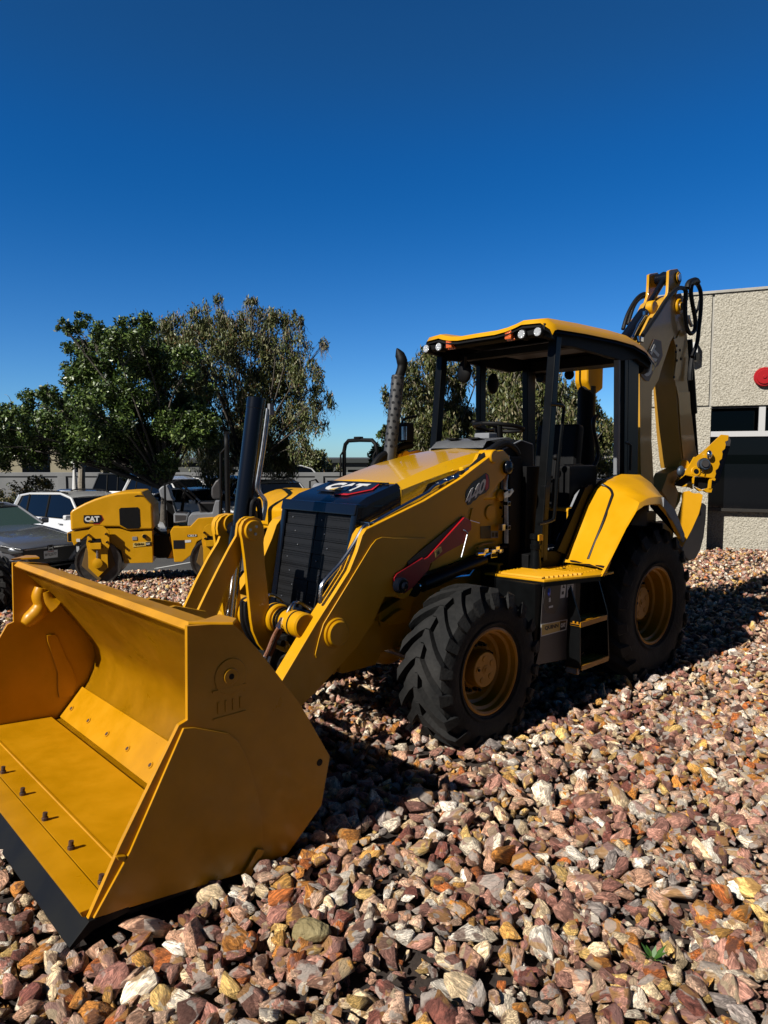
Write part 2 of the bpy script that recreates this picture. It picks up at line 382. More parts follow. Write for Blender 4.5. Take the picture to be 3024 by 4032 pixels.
# crossbar between the arms
b=MB(); tz=.865; tx=1.07
b.cyl((tx,-.46,tz),(tx,.46,tz),.068,0,36)
b.cyl((tx,.33,tz),(tx,.46,tz),.078,0,36,bev=.01)
b.cyl((tx,.12,tz),(tx,.20,tz),.092,0,36,bev=.008)
b.cyl((tx,-.40,tz),(tx,-.1,tz),.085,0,36,bev=.006)
b.build('arm_crossbar',[yel],root)
b=MB()
for k in (.225,.255,.37): b.cyl((tx,k,tz),(tx,k+.012,tz),.080,0,32)
b.build('rubber_band',[blm],root)
# red safety strut
b=MB(); b.prism(Ps(z2,[(706,760),(704,735),(718,713),(850,632),(856,640),(876,628),(1058,430),(1080,440),(1094,452),(1094,492),(1070,515),(1058,560),(960,612),(888,662),(880,692),(805,778),(760,812),(725,805)],y=.545),(0,-.05,0),0,bev=.006)
b.prism(Ps(z2,[(908,598),(940,578),(946,600),(914,634)],y=.5465),(0,.001,0),1); b.prism(Ps(z2,[(920,605),(930,594),(934,612),(922,620)],y=.548),(0,.0008,0),2)
b.prism(Ps(z2,[(772,652),(1052,424),(1066,436),(1000,500),(862,636),(850,632),(776,700)],y=.532),(0,-.008,0),2)  # black plate standing in for the shadowed gap above the strut
strut=b.build('safety_strut',[red,trib,blkd],root)
b=MB(); c=I(*z2(752,775),y=.60); b.cyl((c.x,.545,c.z),(c.x,.60,c.z),.052,0,28,bev=.008); b.cyl((c.x,.60,c.z),(c.x,.625,c.z),.026,0,20,bev=.008)
b.build('pin_cap',[blg],strut)
b=MB(); b.tube(Ps(zc3,[(600,675),(668,410),(640,385),(622,378)],y=.56),.004,0,6); b.tube(Ps(zc3,[(700,275),(795,303)],y=.56),.003,0,6); b.prism(Ps(zc3,[(735,142),(700,285),(690,285),(718,150)],y=.53),(0,-.02,0),1)  # wire clip; the yellow strip stands in for a sunlit arm edge
b.build('clip_and_lit_edge',[steel,yel],strut)
# lift cylinders
for s_ in (1,-1):
    b=MB(); a=I(*z2(790,790),y=.47); e=I(*z2(1150,640),y=.47); a.y=e.y=s_*.47
    m_=a.lerp(e,.12); b.cyl(m_,e,.052,0,24,bev=.004); b.cyl(a,m_,.026,1,18); b.cyl(a-Vector((0,.04,0)),a+Vector((0,.04,0)),.05,0,20)
    b.build('lift_cylinder',[blk,chrome],root)
# frame towers carrying the arm pivots
for s_ in (1,-1):
    b=MB(); tw=Ps(z2,[(1130,110),(1225,88),(1278,105),(1262,250),(1257,560),(1180,585),(1040,645),(880,700),(900,640),(1000,420)],y=.44)
    b.prism([Vector((p.x,s_*p.y,p.z)) for p in tw],(0,-s_*.03,0),0,bev=.004)
    for (px,py,r_,d_) in ((1228,318,.047,.03),(1185,405,.06,.012)):
        c=I(*z2(px,py),y=.44); b.cyl((c.x,s_*.44,c.z),(c.x,s_*(.44+d_),c.z),r_,0,28,bev=.005)
    for (px,py) in ((1237,382),(1240,350),(1248,425)):
        c=I(*z2(px,py),y=.44); b.cyl((c.x,s_*.44,c.z),(c.x,s_*.452,c.z),.011,1,12)
    b.build('frame_tower',[yel,blm],root)
b=MB(); c=I(*z2(1280,180),y=.54); b.ball(c,.048,0,(1,.55,1.15),3); b.cyl((c.x,.44,c.z),(c.x,.535,c.z),.05,0,24); b.build('pivot_pin_cap',[blg],root)
# ---- bell crank and bucket links
pv=I(*z8(820,520),y=.17); px_,pz_=pv.x,pv.z
def link(pts,y0,y1,name='bucket_link'):
    b=MB(); b.prism([Vector((p.x,y0,p.z)) for p in pts],(0,y1-y0,0),0,bev=.003); return b
LA=Ps(z8,[(590,360),(530,350),(480,375),(440,430),(430,500),(440,570),(466,580),(440,650),(330,830),(200,1080),(90,1320),(20,1480),(250,1560),(420,1470),(560,1130),(690,830),(700,600),(700,420)],y=-.10)
LA=[p-Vector((pv.x*0,0,0)) for p in LA]
b=link(LA,-.125,-.10); b.prism([Vector((p.x,-.16,p.z)) for p in LA[:7]+LA[-3:]],(0,.025,0),0,bev=.003); b.cyl((LA[0].x,-.18,LA[0].z-.05),(LA[0].x,-.09,LA[0].z-.05),.062,0,28,bev=.004); b.build('bucket_link',[yel],root)
LBp=Ps(z8,[(800,370),(740,372),(690,400),(655,450),(645,520),(640,580),(560,720),(450,930),(330,1170),(220,1400),(165,1500),(300,1590),(400,1480),(530,1150),(690,840),(700,700),(760,650),(850,560),(880,450)],y=.10)
b=link(LBp,.077,.10); b.build('bucket_link',[yel],root)
LC=Ps(z8,[(840,372),(770,385),(720,420),(695,480),(690,560),(705,620),(735,850),(770,1200),(800,1500),(820,1620),(880,1760),(935,1830),(1010,1800),(1020,1650),(1000,1420),(985,1200),(950,900),(935,660),(945,560),(935,470),(900,400)],y=.165)
b=link(LC,.138,.165)
b2=MB(); b2.prism([Vector((p.x,-.165-.027,p.z)) for p in LC],(0,.027,0),0,bev=.003); b2.cyl((tx,-.19,tz-.02),(tx,-.12,tz-.02),.09,0,32); b2.build('bell_crank',[yel],root)
b.cyl((pv.x,.165,pv.z),(pv.x,.185,pv.z),.062,0,40,bev=.004); b.cyl((pv.x,.10,pv.z),(pv.x,.13,pv.z),.060,0,40)
for a,c_ in ((855,480),(790,515),(845,560)):
    q=I(*z8(a,c_),y=.187); b.cyl((q.x,.184,q.z),(q.x,.192,q.z),.0085,1,12)
b.cyl((tx,.10,tz-.02),(tx,.17,tz-.02),.09,0,32)
b.build('bell_crank',[yel,steel],root)
# tilt cylinder standing up between the links
b=MB(); top=I(1010,1568,y=0); low=I(948,2085,y=0)
d_=(low-top).normalized(); b.cyl(top,low,.0565,0,40,bev=.004); b.cyl(top+d_*.0,top+d_*.07,.0585,0,40,bev=.003)
b.cyl(low-d_*.02,low+d_*.14,.068,0,36,bev=.006); b.cyl((low.x,-.10,low.z),(low.x,.055,low.z),.045,0,24)
rodl=I(*z8(560,1500),y=0); b.cyl(low+d_*.1,rodl+(rodl-low)*.3,.032,1,28)
cylo=b.build('tilt_cylinder',[blg,chrome],root,smooth=40)
b=MB()
pa=[z8(1,1)]
zt=crop(700,1500,.3617)
for off in (0,26):
    b.tube(Ps(zt,[(1000-off,300),(985-off,420),(940-off,760),(895-off,1040),(880-off,1160),(905-off,1220),(955-off,1290),(965-off,1350),(950-off,1450),(935-off,1520)],y=.07),.008,0,8,smooth=3)
b.box(I(*zt(1010,310),y=.07),(.03,.03,.07),1)
b.build_each('hydraulic_pipe',[steel,gry],cylo)
b=MB()
for off in (0,30): b.tube(Ps(zt,[(905-off*.5,1520),(900-off*.6,1400),(890-off,1310),(870-off,1295),(840-off,1330),(830-off,1420),(828-off,1500)],y=.09),.012,0,8,smooth=3)
b.tube(Ps(z8,[(700,1290),(705,1500),(760,1650),(830,1740),(900,1800)],y=.05),.016,0,8,smooth=3)
b.tube(Ps(z8,[(740,1300),(745,1480),(800,1640),(880,1760)],y=.07),.016,0,8,smooth=3)
b.build_each('hydraulic_hose',[hos],cylo)
b=MB(); b.prism(Ps(z2,[(508,500),(512,455),(532,438),(690,384),(712,390),(700,402),(565,468),(545,500)],y=.40),(0,-.012,0),0,bev=.003)
for a_,c__ in ((580,430),(690,392)):
    p=I(*z2(a_,c__),y=.402); b.cyl(p-Vector((0,.004,0)),p+Vector((0,.008,0)),.009,1,8)
b.build('pipe_bracket',[yel,blm],root)
# hoses over the crossbar
b=MB()
for off in (0,45):
    b.tube(Ps(z8,[(1440+off,1390),(1340+off*.5,1320),(1290+off*.3,1300),(1240+off*.5,1330),(1190+off,1420),(1150+off,1480)],y=.30),.009,0,8,smooth=3)
    b.tube(Ps(z8,[(1150+off,1480),(1120+off,1540),(1090+off,1590)],y=.30),.020,0,6)
b.tube(Ps(z8,[(990,1220),(1080,1240),(1150,1300)],y=.1),.010,0,8,smooth=3)
b.build_each('hydraulic_pipe',[chrome],root)
b=MB()
for off in (0,50):
    b.tube(Ps(z8,[(1090+off*.9,1590),(1040+off,1680),(980+off,1830),(935+off,1920)],y=.30),.012,0,8,smooth=3)
    b.tube(Ps(z8,[(945+off,1890),(925+off,1950)],y=.30),.015,1,8)
b.build_each('hydraulic_hose',[brn,steel],root)
b=MB(); b.prism(Ps(z8,[(1090,1700),(1200,1730),(1230,1780),(1220,1830),(1170,1850),(1060,1800)],y=.30),(0,-.02,0),0,bev=.003)
c=I(*z8(1185,1785),y=.30); b.cyl((c.x,.30,c.z),(c.x,.312,c.z),.018,0,20,bev=.002); c=I(*z8(1095,1735),y=.3); b.cyl((c.x,.3,c.z),(c.x,.35,c.z),.02,1,16)
b.build('link_bracket',[steel,blk],root)
# pipes along the near arm
b=MB()
for k in range(3):
    yy=.475-.034*k
    b.tube(Ps(z2,[(1000,235-3*k),(960,250),(905,275),(880,300),(850,318),(700,400),(590,462),(558,474),(542,492),(505,560),(440,655),(400,700),(375,728),(345,765),(335,800),(332,860)],y=yy),.0135,1 if k else 0,8,smooth=2)
b.box(I(*z2(562,470),y=.44),(.045,.11,.05),2,bev=.008)
for k in range(2):
    for (a,c_) in ((935,258),(975,240),(1010,226)): 
        p=I(*z2(a,c_+6*k),y=.47-.04*k); b.cyl(p-Vector((.025,0,-.01)),p+Vector((.025,0,-.01)),.02,0,6)
b.build_each('hydraulic_pipe',[pipb,chrome,blk],arms[1])
b=MB()
for k in range(2):
    b.tube([p+Vector((0,0,-.028*k)) for p in Ps(z2,[(1030,215),(1075,200),(1130,150),(1180,100),(1225,68),(1270,58),(1310,85),(1325,115)],y=.46-.05*k)],.026,0,10,smooth=4)
p=I(*z2(1065,205),y=.46); b.cyl(p-Vector((.02,0,-.01)),p+Vector((.02,0,-.01)),.03,1,12)
b.build_each('hydraulic_hose',[hos,chrome],arms[1])
b=MB()
for k in range(3): 
    b.tube(Ps(z2,[(1262+9*k,120),(1266+8*k,190),(1258+6*k,250),(1262+6*k,400),(1262+6*k,560)],y=.47+.012*k),.008,0,8,smooth=2)
for yy in (150,300,360,480): b.box(I(*z2(1270,yy),y=.485),(.035,.05,.03),1,bev=.003)
b.prism(Ps(z9,[(500,1220),(590,1170),(608,1200),(560,1260),(505,1275)],y=.50),(0,.01,0),0)
b.box(I(*z9(487,1592),y=.49),(.04,.04,.05),0,bev=.004)
b.build_each('hydraulic_pipe',[steel,blm],root)
b=MB()
b.tube(Ps(zc3,[(350,960),(510,893),(660,875),(690,855),(760,760),(850,660),(890,640),(960,610),(1040,600)],y=.50),.012,0,8,smooth=3)
b.tube(Ps(zc3,[(770,575),(800,545),(860,530),(960,515)],y=.46),.008,1,8,smooth=3)
b.tube(Ps(zc3,[(770,640),(840,632),(870,600)],y=.50),.014,0,8)
for (a,c_) in ((850,600),(930,610),(1015,605),(975,575)): b.box(I(*zc3(a,c_),y=.5),(.05,.04,.03),0,bev=.004)
b.box(I(*zc3(930,640),y=.49),(.08,.05,.05),2,bev=.004)
b.build('valve_fitting',[chrome,yel,blk],root)
b=MB()
for k in range(4): b.tube(Ps(zc3,[(980+20*k,590),(1060+15*k,560+6*k),(1150,580+12*k),(1210,640)],y=.48-.02*k),.011,0,8,smooth=3)
b.tube(Ps(zc3,[(100,1000),(300,985),(420,930),(560,880),(700,860)],y=.40),.016,0,8,smooth=3)
b.build_each('hydraulic_hose',[hos],root)
# ---- hood, nose and grille
def hsec(x,zt_,w,ch,zb_): # cross-section of hood
    return [Vector((x,-w,zb_)),Vector((x,-w,zt_-ch*.9)),Vector((x,-w+ch*1.15,zt_-.006)),Vector((x,0,zt_+.012)),Vector((x,w-ch*1.15,zt_-.006)),Vector((x,w,zt_-ch*.9)),Vector((x,w,zb_))]
b=MB()
secs=[hsec(.205,1.703,.405,.055,1.32),hsec(.0,1.765,.408,.065,1.30),hsec(-.25,1.832,.410,.075,1.30),hsec(-.55,1.893,.412,.085,1.30),hsec(-.80,1.932,.415,.09,1.30)]
b.rings(secs,0,cap=True,closed=False)
b.prism([secs[0][i]+Vector((.001,0,0)) for i in range(7)],(.012,0,0),0)
# rear flare around arm pivot
for s_ in (1,-1):
    fl_=[(-.36,1.80),(-.37,1.62),(-.42,1.55),(-.80,1.55),(-.80,1.83),(-.60,1.835),(-.45,1.82)]
    b.prism([Vector((x,s_*.408,z)) for x,z in fl_],(0,s_*.045,0),0,bev=.02,seg=3)
    b.box((-.09,s_*.4105,1.665),(.0,.0,.0),0) if False else None
hood=b.build('hood',[yeh],root,smooth=20)
b=MB()
for s_ in (1,-1):
    b.prism([Vector((x,s_*.4085,z)) for x,z in ((.03,1.60),(-.04,1.685),(-.30,1.745),(-.33,1.70),(-.33,1.52),(.03,1.42))],(0,s_*.004,0),0,bev=.001)
b.build('side_vent',[blm],hood)
b=MB()
top_b=[Vector((.212,y,1.69-.012*abs(y)/.4)) for y in (-.40,0,.40)]
gx,gz=.575,1.565
nose=[[Vector((.21,-.40,1.655)),Vector((.21,-.36,1.695)),Vector((.21,.36,1.695)),Vector((.21,.40,1.655))],
      [Vector((.50,-.415,1.575)),Vector((.50,-.37,1.612)),Vector((.50,.37,1.612)),Vector((.50,.415,1.575))],
      [Vector((.585,-.415,1.53)),Vector((.585,-.37,1.565)),Vector((.585,.37,1.565)),Vector((.585,.415,1.53))]]
rs=[]
for k,rw in enumerate(nose):
    zb_=(1.15,1.05,1.0)[k]
    rs.append([Vector((rw[0].x,rw[0].y,zb_))]+rw+[Vector((rw[0].x,rw[3].y,zb_))])
b.rings(rs,0,cap=True,closed=False)
# grille surround
def gp(t,y,o=0): # t 0 top..1 bottom on sloping grille plane
    return Vector((.585+.14*t+o,y,1.55-.72*t))
for s_ in (1,-1):
    b.prism([gp(-.02,s_*.415,-.2),gp(-.02,s_*.415,.035),gp(1.0,s_*.395,.03),gp(1.0,s_*.395,-.2)],(0,-s_*.055,0),0,bev=.018,seg=3)
b.prism([gp(-.03,-.41,.0),gp(-.03,-.41,.04),gp(.07,-.41,.045),gp(.07,-.41,-.1)],(0,.82,0),0,bev=.012)
b.prism([gp(.97,-.40,-.1),gp(.97,-.40,.05),gp(1.03,-.40,.05),gp(1.03,-.40,-.1)],(0,.80,0),0,bev=.008)
for k in range(4): b.box((.245,-.33+.19*k,1.693),(.05,.012,.01),0,bev=.002)
b.box((.245,0,1.6935),(.012,.62,.012),0,bev=.002)
nos=b.build('nose_cowl',[blg],root,smooth=25)
b=MB()
for k in range(7):
    t0=.08+.128*k; 
    b.prism([gp(t0,-.355,.0),gp(t0,-.355,.012+.002*(k%2)),gp(t0+.124,-.345,.012+.002*(k%2)),gp(t0+.124,-.345,-.02)],(0,.34,0),0,bev=.001); b.prism([gp(t0,-.005,.0),gp(t0,-.005,.013-.002*(k%2)),gp(t0+.124,-.005,.013-.002*(k%2)),gp(t0+.124,-.005,-.02)],(0,.35,0),0,bev=.001)
    for j in range(2): b.ball(gp(t0+.06,-.28+.33*j+.05*(k%3),.016),.006,1,sub=1)
b.build('grille',[None,steel],nos)
gm=bpy.data.materials.new('perforated_mesh'); gm.use_nodes=True; nt=gm.node_tree; pb=nt.nodes['Principled BSDF']
tc=nt.nodes.new('ShaderNodeTexCoord'); vo=nt.nodes.new('ShaderNodeTexVoronoi'); vo.inputs['Scale'].default_value=75; vo.inputs['Randomness'].default_value=.15
nt.links.new(tc.outputs['Object'],vo.inputs['Vector']); cr=nt.nodes.new('ShaderNodeValToRGB'); nt.links.new(vo.outputs['Distance'],cr.inputs['Fac'])
cr.color_ramp.elements[0].position=.30; cr.color_ramp.elements[0].color=(.0008,.0008,.0008,1); cr.color_ramp.elements[1].position=.42; cr.color_ramp.elements[1].color=(.010,.0105,.012,1); pb.inputs['Specular IOR Level'].default_value=.12
nt.links.new(cr.outputs['Color'],pb.inputs['Base Color']); pb.inputs['Roughness'].default_value=.5
nos.children[0].data.materials[0]=gm
b=MB(); nn=Vector((.29,0,-.083)).normalized(); 
vup=Vector((-.29,0,.083)).normalized(); uu=Vector((0,1,0))
emblem(b,Vector((.365,0.03,1.656)),uu,vup,.47)
b.build('emblem',EM,nos)
# ---- lower frame and axle
b=MB()
b.prism([(.62,-.27,.98),(.66,-.27,.60),(.50,-.27,.50),(-.3,-.27,.55),(-.9,-.27,.60),(-.9,-.27,.98)],(0,.54,0),0,bev=.01)
b.prism(Ps(zf,[(840,560),(1035,580),(1050,650),(1045,1000),(990,1110),(600,1215),(560,1200),(590,960),(700,780)],y=.34),(0,-.03,0),0,bev=.004)
b.prism(Ps(zf,[(1030,500),(1220,370),(1400,260),(1470,250),(1400,520),(1390,600),(1060,660),(1035,580)],y=.36),(0,-.06,0),0,bev=.008)
b.prism(Ps(zf,[(1090,600),(1160,630),(1340,455),(1300,450),(1210,505)],y=.40),(0,-.04,0),0,bev=.003)
b.prism(Ps(zf,[(505,1068),(558,1090),(540,1180),(500,1228),(455,1190),(440,1150)],y=.30),(0,-.03,0),0,bev=.006)
b.build('front_frame',[yel],root)
b=MB()
b.cyl((0,-.74,.49),(0,.74,.49),.085,0,24,bev=.01); b.ball((0,0,.49),.17,0,(1,1.1,1),3); b.box((0,.45,.49),(.20,.4,.15),0,bev=.03); b.box((0,-.45,.49),(.20,.4,.15),0,bev=.03)
for s_ in (1,-1): b.tube([(.14,s_*.1,.5),(.16,s_*.4,.5),(.14,s_*.66,.5)],.025,1,10); b.box((.22,s_*.5,.62),(.05,.06,.04),0,bev=.005)
b.build('front_axle',[yel,chrome],root)
b=MB(); b.cyl((-2.23,-.7,.60),(-2.23,.7,.60),.12,0,24); b.ball((-2.23,0,.6),.22,0,(1,1.1,1),3)
b.bb((-3.0,-.45,.55),(-.8,.45,1.05),1,.02); b.bb((-2.95,-.60,1.0),(-1.55,.60,1.45),1,.03)
b.build('rear_axle',[yel,blm],root)
# ---- wheels
def make_tyre(Rr,w,rim,nl,name,parent):
    "tyre centred on y=0 around the origin; outer face +y"
    b=MB(); h=w/2; lug=.042 if Rr<.55 else .048; Rb=Rr-lug
    prof=[(h*.80,rim),(h*.93,rim+.018),(h*1.03,rim+(Rb-rim)*.35),(h*1.06,rim+(Rb-rim)*.60),(h*1.0,Rb-.05),(h*.90,Rb-.016),(h*.6,Rb-.003),(0,Rb+.002)]
    full=prof+[(-a,r) for a,r in prof[-2::-1]]
    b.lathe(full,axis=1,n=96)
    for s_ in (1,-1):
        b.lathe([(s_*h*.98,rim+.028),(s_*h*1.02,rim+.034),(s_*h*1.04,rim+.046),(s_*h*1.035,rim+.05)],axis=1,n=96)
    # chevron lugs, each a curved bar of a few slices from the centre to down the shoulder
    path=[(-.10,0.,0,1),( .08,.00,0,1),(.30,.13,0,1),(.55,.30,0,1),(.80,.47,.002,1.02),(1.0,.60,.018,1.05),(1.06,.64,.06,.9),(1.045,.66,.10,.5)]
    for s_ in (1,-1):
        for k in range(nl):
            a0=2*PI*(k+(.5 if s_<0 else 0))/nl; da=2*PI/nl
            ringsL=[]
            for (wy,ang,drop,wf) in path:
                th=a0-ang*da*1.75; half=da*.20*wf*(1.25 if wy<.1 else 1.1 if wy>.7 else 1.)
                sk=(.16 if wy<.9 else .05)*h*0.5
                y=s_*wy*h; rt=Rr-drop; rl=min(rt-.004,(Rb-.006) if wy<.9 else rt-.028)
                if wy>1.0: rt=Rb-.03-drop*.5; rl=rt; 
                def P(t,r,yy): return Vector((r*math.cos(t),yy,r*math.sin(t)))
                if wy>1.0:
                    yo=s_*(h*1.06+.020-(.008 if wy<1.05 else 0)); yi_=s_*h*.98
                    ringsL.append([P(th-half,rt,yi_),P(th-half*.85,rt,yo),P(th+half*.85,rt,yo),P(th+half,rt,yi_)])
                else:
                    ringsL.append([P(th-half*1.2,rl,y-s_*sk*0),P(th-half*.92,rt,y),P(th+half*.92,rt,y),P(th+half*1.2,rl,y+s_*sk*0)])
            b.rings(ringsL,0,cap=True)
    return b.build(name,[rub],parent,smooth=30)
def rim_mesh(rim,w,parent,hubr,hubout,dish):
    b=MB(); h=w/2
    prof=[(h*.80,rim+.012),(h*.92,rim+.014),(h*.94,rim+.002),(h*.90,rim-.010),(h*.72,rim-.016),(h*.66,rim-.034),(h*.30,rim-.040),(h*.24,rim-.060),(dish+.02,rim-.066),(dish,rim-.085),(dish-.01,hubr+.03),(dish-.01,.02)]
    b.lathe(prof,axis=1,n=64); b.lathe([(dish-.02,.02),(dish-.03,rim-.09),(-h*.8,rim-.03),(-h*.9,rim+.01)],axis=1,n=64)
    return b.build('rim',[rimy],parent,smooth=30)
def hub_mesh(hubr,y0,y1,parent,nb,bolt_r):
    b=MB(); b.lathe([(y0-.03,hubr*1.12),(y0+.01,hubr*1.10),(y0+.02,hubr),(y1-.03,hubr),(y1-.02,hubr*.965),(y1-.006,hubr*.955),(y1,hubr*.92),(y1,.0001)],axis=1,n=48)
    for k in range(5):
        a=2*PI*k/5+.3; c=Vector((hubr*.60*math.cos(a),y1,hubr*.60*math.sin(a))); b.cyl(c-Vector((0,.01,0)),c+Vector((0,.004,0)),hubr*.17,0,20,bev=.002)
        if k==0: b.cyl(c,c+Vector((0,.010,0)),hubr*.08,1,6)
    b.cyl((0,y1-.01,0),(0,y1+.004,0),hubr*.24,0,24,bev=.002); b.cyl((0,y1,0),(0,y1+.008,0),hubr*.10,0,12)
    for k in range(nb):
        a=2*PI*(k+.5)/nb; c=Vector((bolt_r*math.cos(a),y0-.02,bolt_r*math.sin(a))); b.cyl(c,c+Vector((0,.045,0)),.017,1,6,bev=.002); b.cyl(c+Vector((0,.04,0)),c+Vector((0,.062,0)),.010,1,10)
    return b.build('hub',[rimy,blm],parent,smooth=30)
def wheel(name,x,y,z,Rr,w,rim,nl,hubr,hy0,hy1,dish,s_):
    wh=bpy.data.objects.new(name,None); C.objects.link(wh); wh.parent=root; wh.location=(x,s_*y,z); wh.rotation_euler=(0,R(rng.uniform(0,30)) if s_<0 else R(8),0 if s_>0 else PI)
    make_tyre(Rr,w,rim,nl,'tyre',wh); rim_mesh(rim,w,wh,hubr,hy1,dish); hub_mesh(hubr,hy0,hy1,wh,10,hubr+.035)
    return wh
FY=1.02-.165
wheel('front_wheel',0,FY,.49,.535,.36,.272,18,.122,.02,.118,.01,1)
wheel('front_wheel',0,FY,.49,.535,.36,.272,18,.122,.02,.118,.01,-1)
RY=1.02-.20
wheel('rear_wheel',-2.23,RY,.60,.675,.44,.325,19,.150,.02,.085,-.02,1)
wheel('rear_wheel',-2.23,RY,.60,.675,.44,.325,19,.150,.02,.085,-.02,-1)
# ---- side box, platform and steps
b=MB()
bx=[(-.60,.50),(-.60,.93),(-.66,.955),(-1.16,.955),(-1.16,.50)]
b.prism([Vector((x,y,.385)) for x,y in bx],(0,0,.59),0,bev=.012)
b.bb((-1.16,.50,.60),(-1.55,.80,.97),0,.01)
b2=MB(); b2.bb((-1.16,-.50,.40),(-.60,-.93,.97),0,.01); b2.build('side_tank',[blk],root)
sbox=b.build('side_tank',[blk],root)
b=MB(); yy=.956
P4=lambda pts,y: Ps(z4,pts,y=y)
b.prism(P4([(395,650),(605,640),(600,1010),(570,1150),(345,1190),(368,1090),(380,900)],yy),(0,.004,0),0,bev=.001)
b.prism(P4([(410,665),(500,655),(505,790),(470,860),(410,850),(395,790)],yy+.0045),(0,.003,0),1,bev=.001)
b.ball(I(*z4(430,715),y=yy+.0),.030,2,(.8,.5,1.3)); b.box(I(*z4(432,765),y=yy),(.02,.02,.03),3); b.box(I(*z4(440,810),y=yy),(.05,.02,.014),3)
b.prism(P4([(514,665),(546,660),(536,750),(506,756)],yy+.0045),(0,.001,0),3); b.prism(P4([(556,655),(595,650),(586,745),(548,750)],yy+.0045),(0,.001,0),3)
b.prism(P4([(521,690),(529,668),(539,687)],yy+.006),(0,.001,0),1); b.prism(P4([(518,712),(532,709),(530,730),(516,732)],yy+.006),(0,.001,0),1)
for k in range(7): b.prism(P4([(558,662+11*k),(588,658+11*k),(588,663+11*k),(558,667+11*k)],yy+.006),(0,.001,0),4)
# dealer plate
b.prism(P4([(382,925),(553,893),(545,962),(380,1006)],yy+.0045),(0,.002,0),3); b.prism(P4([(387,930),(548,899),(541,957),(386,1000)],yy+.0066),(0,.001,0),5)
b.prism(P4([(506,906),(548,899),(541,957),(506,967)],yy+.0078),(0,.001,0),1)
u_=(I(*z4(490,935),y=yy)-I(*z4(410,952),y=yy)); v_=Vector((0,1,0)).cross(u_)*1.
if v_.z<0: v_=-v_
hq=(I(*z4(455,918),y=yy)-I(*z4(455,968),y=yy)).length
u_.normalize(); v_.normalize()
wq=(I(*z4(497,930),y=yy)-I(*z4(408,950),y=yy)).length
b.text('QUINN',I(*z4(452,944),y=yy+.0095),-u_ if u_.cross(v_).y<0 and False else u_,v_,hq*.62,1,bold=.04,depth=.001,width=wq)
wq2=(I(*z4(541,925),y=yy)-I(*z4(511,930),y=yy)).length
b.text('CAT',I(*z4(526,931),y=yy+.0098),u_,v_,hq*.55,3,bold=.05,depth=.001,width=wq2)
b.build('cover_panel',[dgr,blkd,blu,wht,gry,trib],sbox)
b=MB()
pl=[(-.60,.47),(-.66,.965),(-.70,.985),(-1.16,1.115),(-1.36,1.115),(-1.42,.70),(-1.10,.62),(-.98,.60),(-.90,.60)]
b.prism([Vector((x,y,.985)) for x,y in pl],(0,0,.018),0,bev=.004)
b.prism([Vector((x,y,.955)) for x,y in [(-.59,.46),(-.65,.972),(-.70,.993),(-1.16,1.12),(-1.16,.62)]],(0,0,.029),1)
for k in range(17):
    x=-.66-.043*k; y0=.52+.006*k if k<7 else .68; y1=.93+.012*k
    if k<9: b.tube([(x,y0+.02,1.006),(x-.05,min(y1,1.07),1.006)],.013,0,6)
    else:
        for j in range(3): b.ball((x,.74+.12*j,1.004),.013,0,(1,1,.5),1)
for (x,y) in ((-.68,.5),(-.70,.93),(-1.03,.64),(-1.2,.78)): b.cyl((x,y,1.0),(x,y,1.010),.012,1,8)
b.build('platform',[yel,blk],root)
b=MB()
def step(z,x0,x1,y0,y1):
    b.bb((x0,y0,z-.03),(x1,y1,z-.012),1,.003)
    for k in range(4): b.bb((x0,y0+(y1-y0)*(k+.1)/4,z-.012),(x1,y0+(y1-y0)*(k+.6)/4,z+.004),0,.003)
    b.bb((x0,y1,z-.035),(x1,y1+.008,z+.004),0,.002)
step(.655,-.985,-1.36,.93,1.06); step(.325,-1.01,-1.40,.93,1.06)
b.prism([(-1.0,.95,.95),(-.985,1.06,.68),(-1.0,1.06,.30),(-.98,.95,.28),(-.96,.93,.5),(-.95,.93,.95)],(-.014,0,0),1)
b.prism([(-1.40,.95,.95),(-1.37,1.06,.68),(-1.41,1.06,.30),(-1.40,.95,.28),(-1.38,.93,.95)],(-.014,0,0),1)
b.box((-.995,1.0,.285),(.03,.10,.05),2,bev=.005)
b.build('access_steps',[rimy,blk,gry],root)
b=MB(); b.lathe([(1.0,.045),(1.02,.047),(1.06,.044),(1.12,.038),(1.16,.036),(1.165,.042),(1.20,.044),(1.205,.036),(1.24,.036),(1.245,.046),(1.28,.046),(1.285,.036),(1.285,.001)],c=(-.985,.66,0),axis=2,n=28)
b.box((-.975,.71,1.258),(.05,.02,.05),1,bev=.003); b.build('filler_neck',[blk,yel],root)
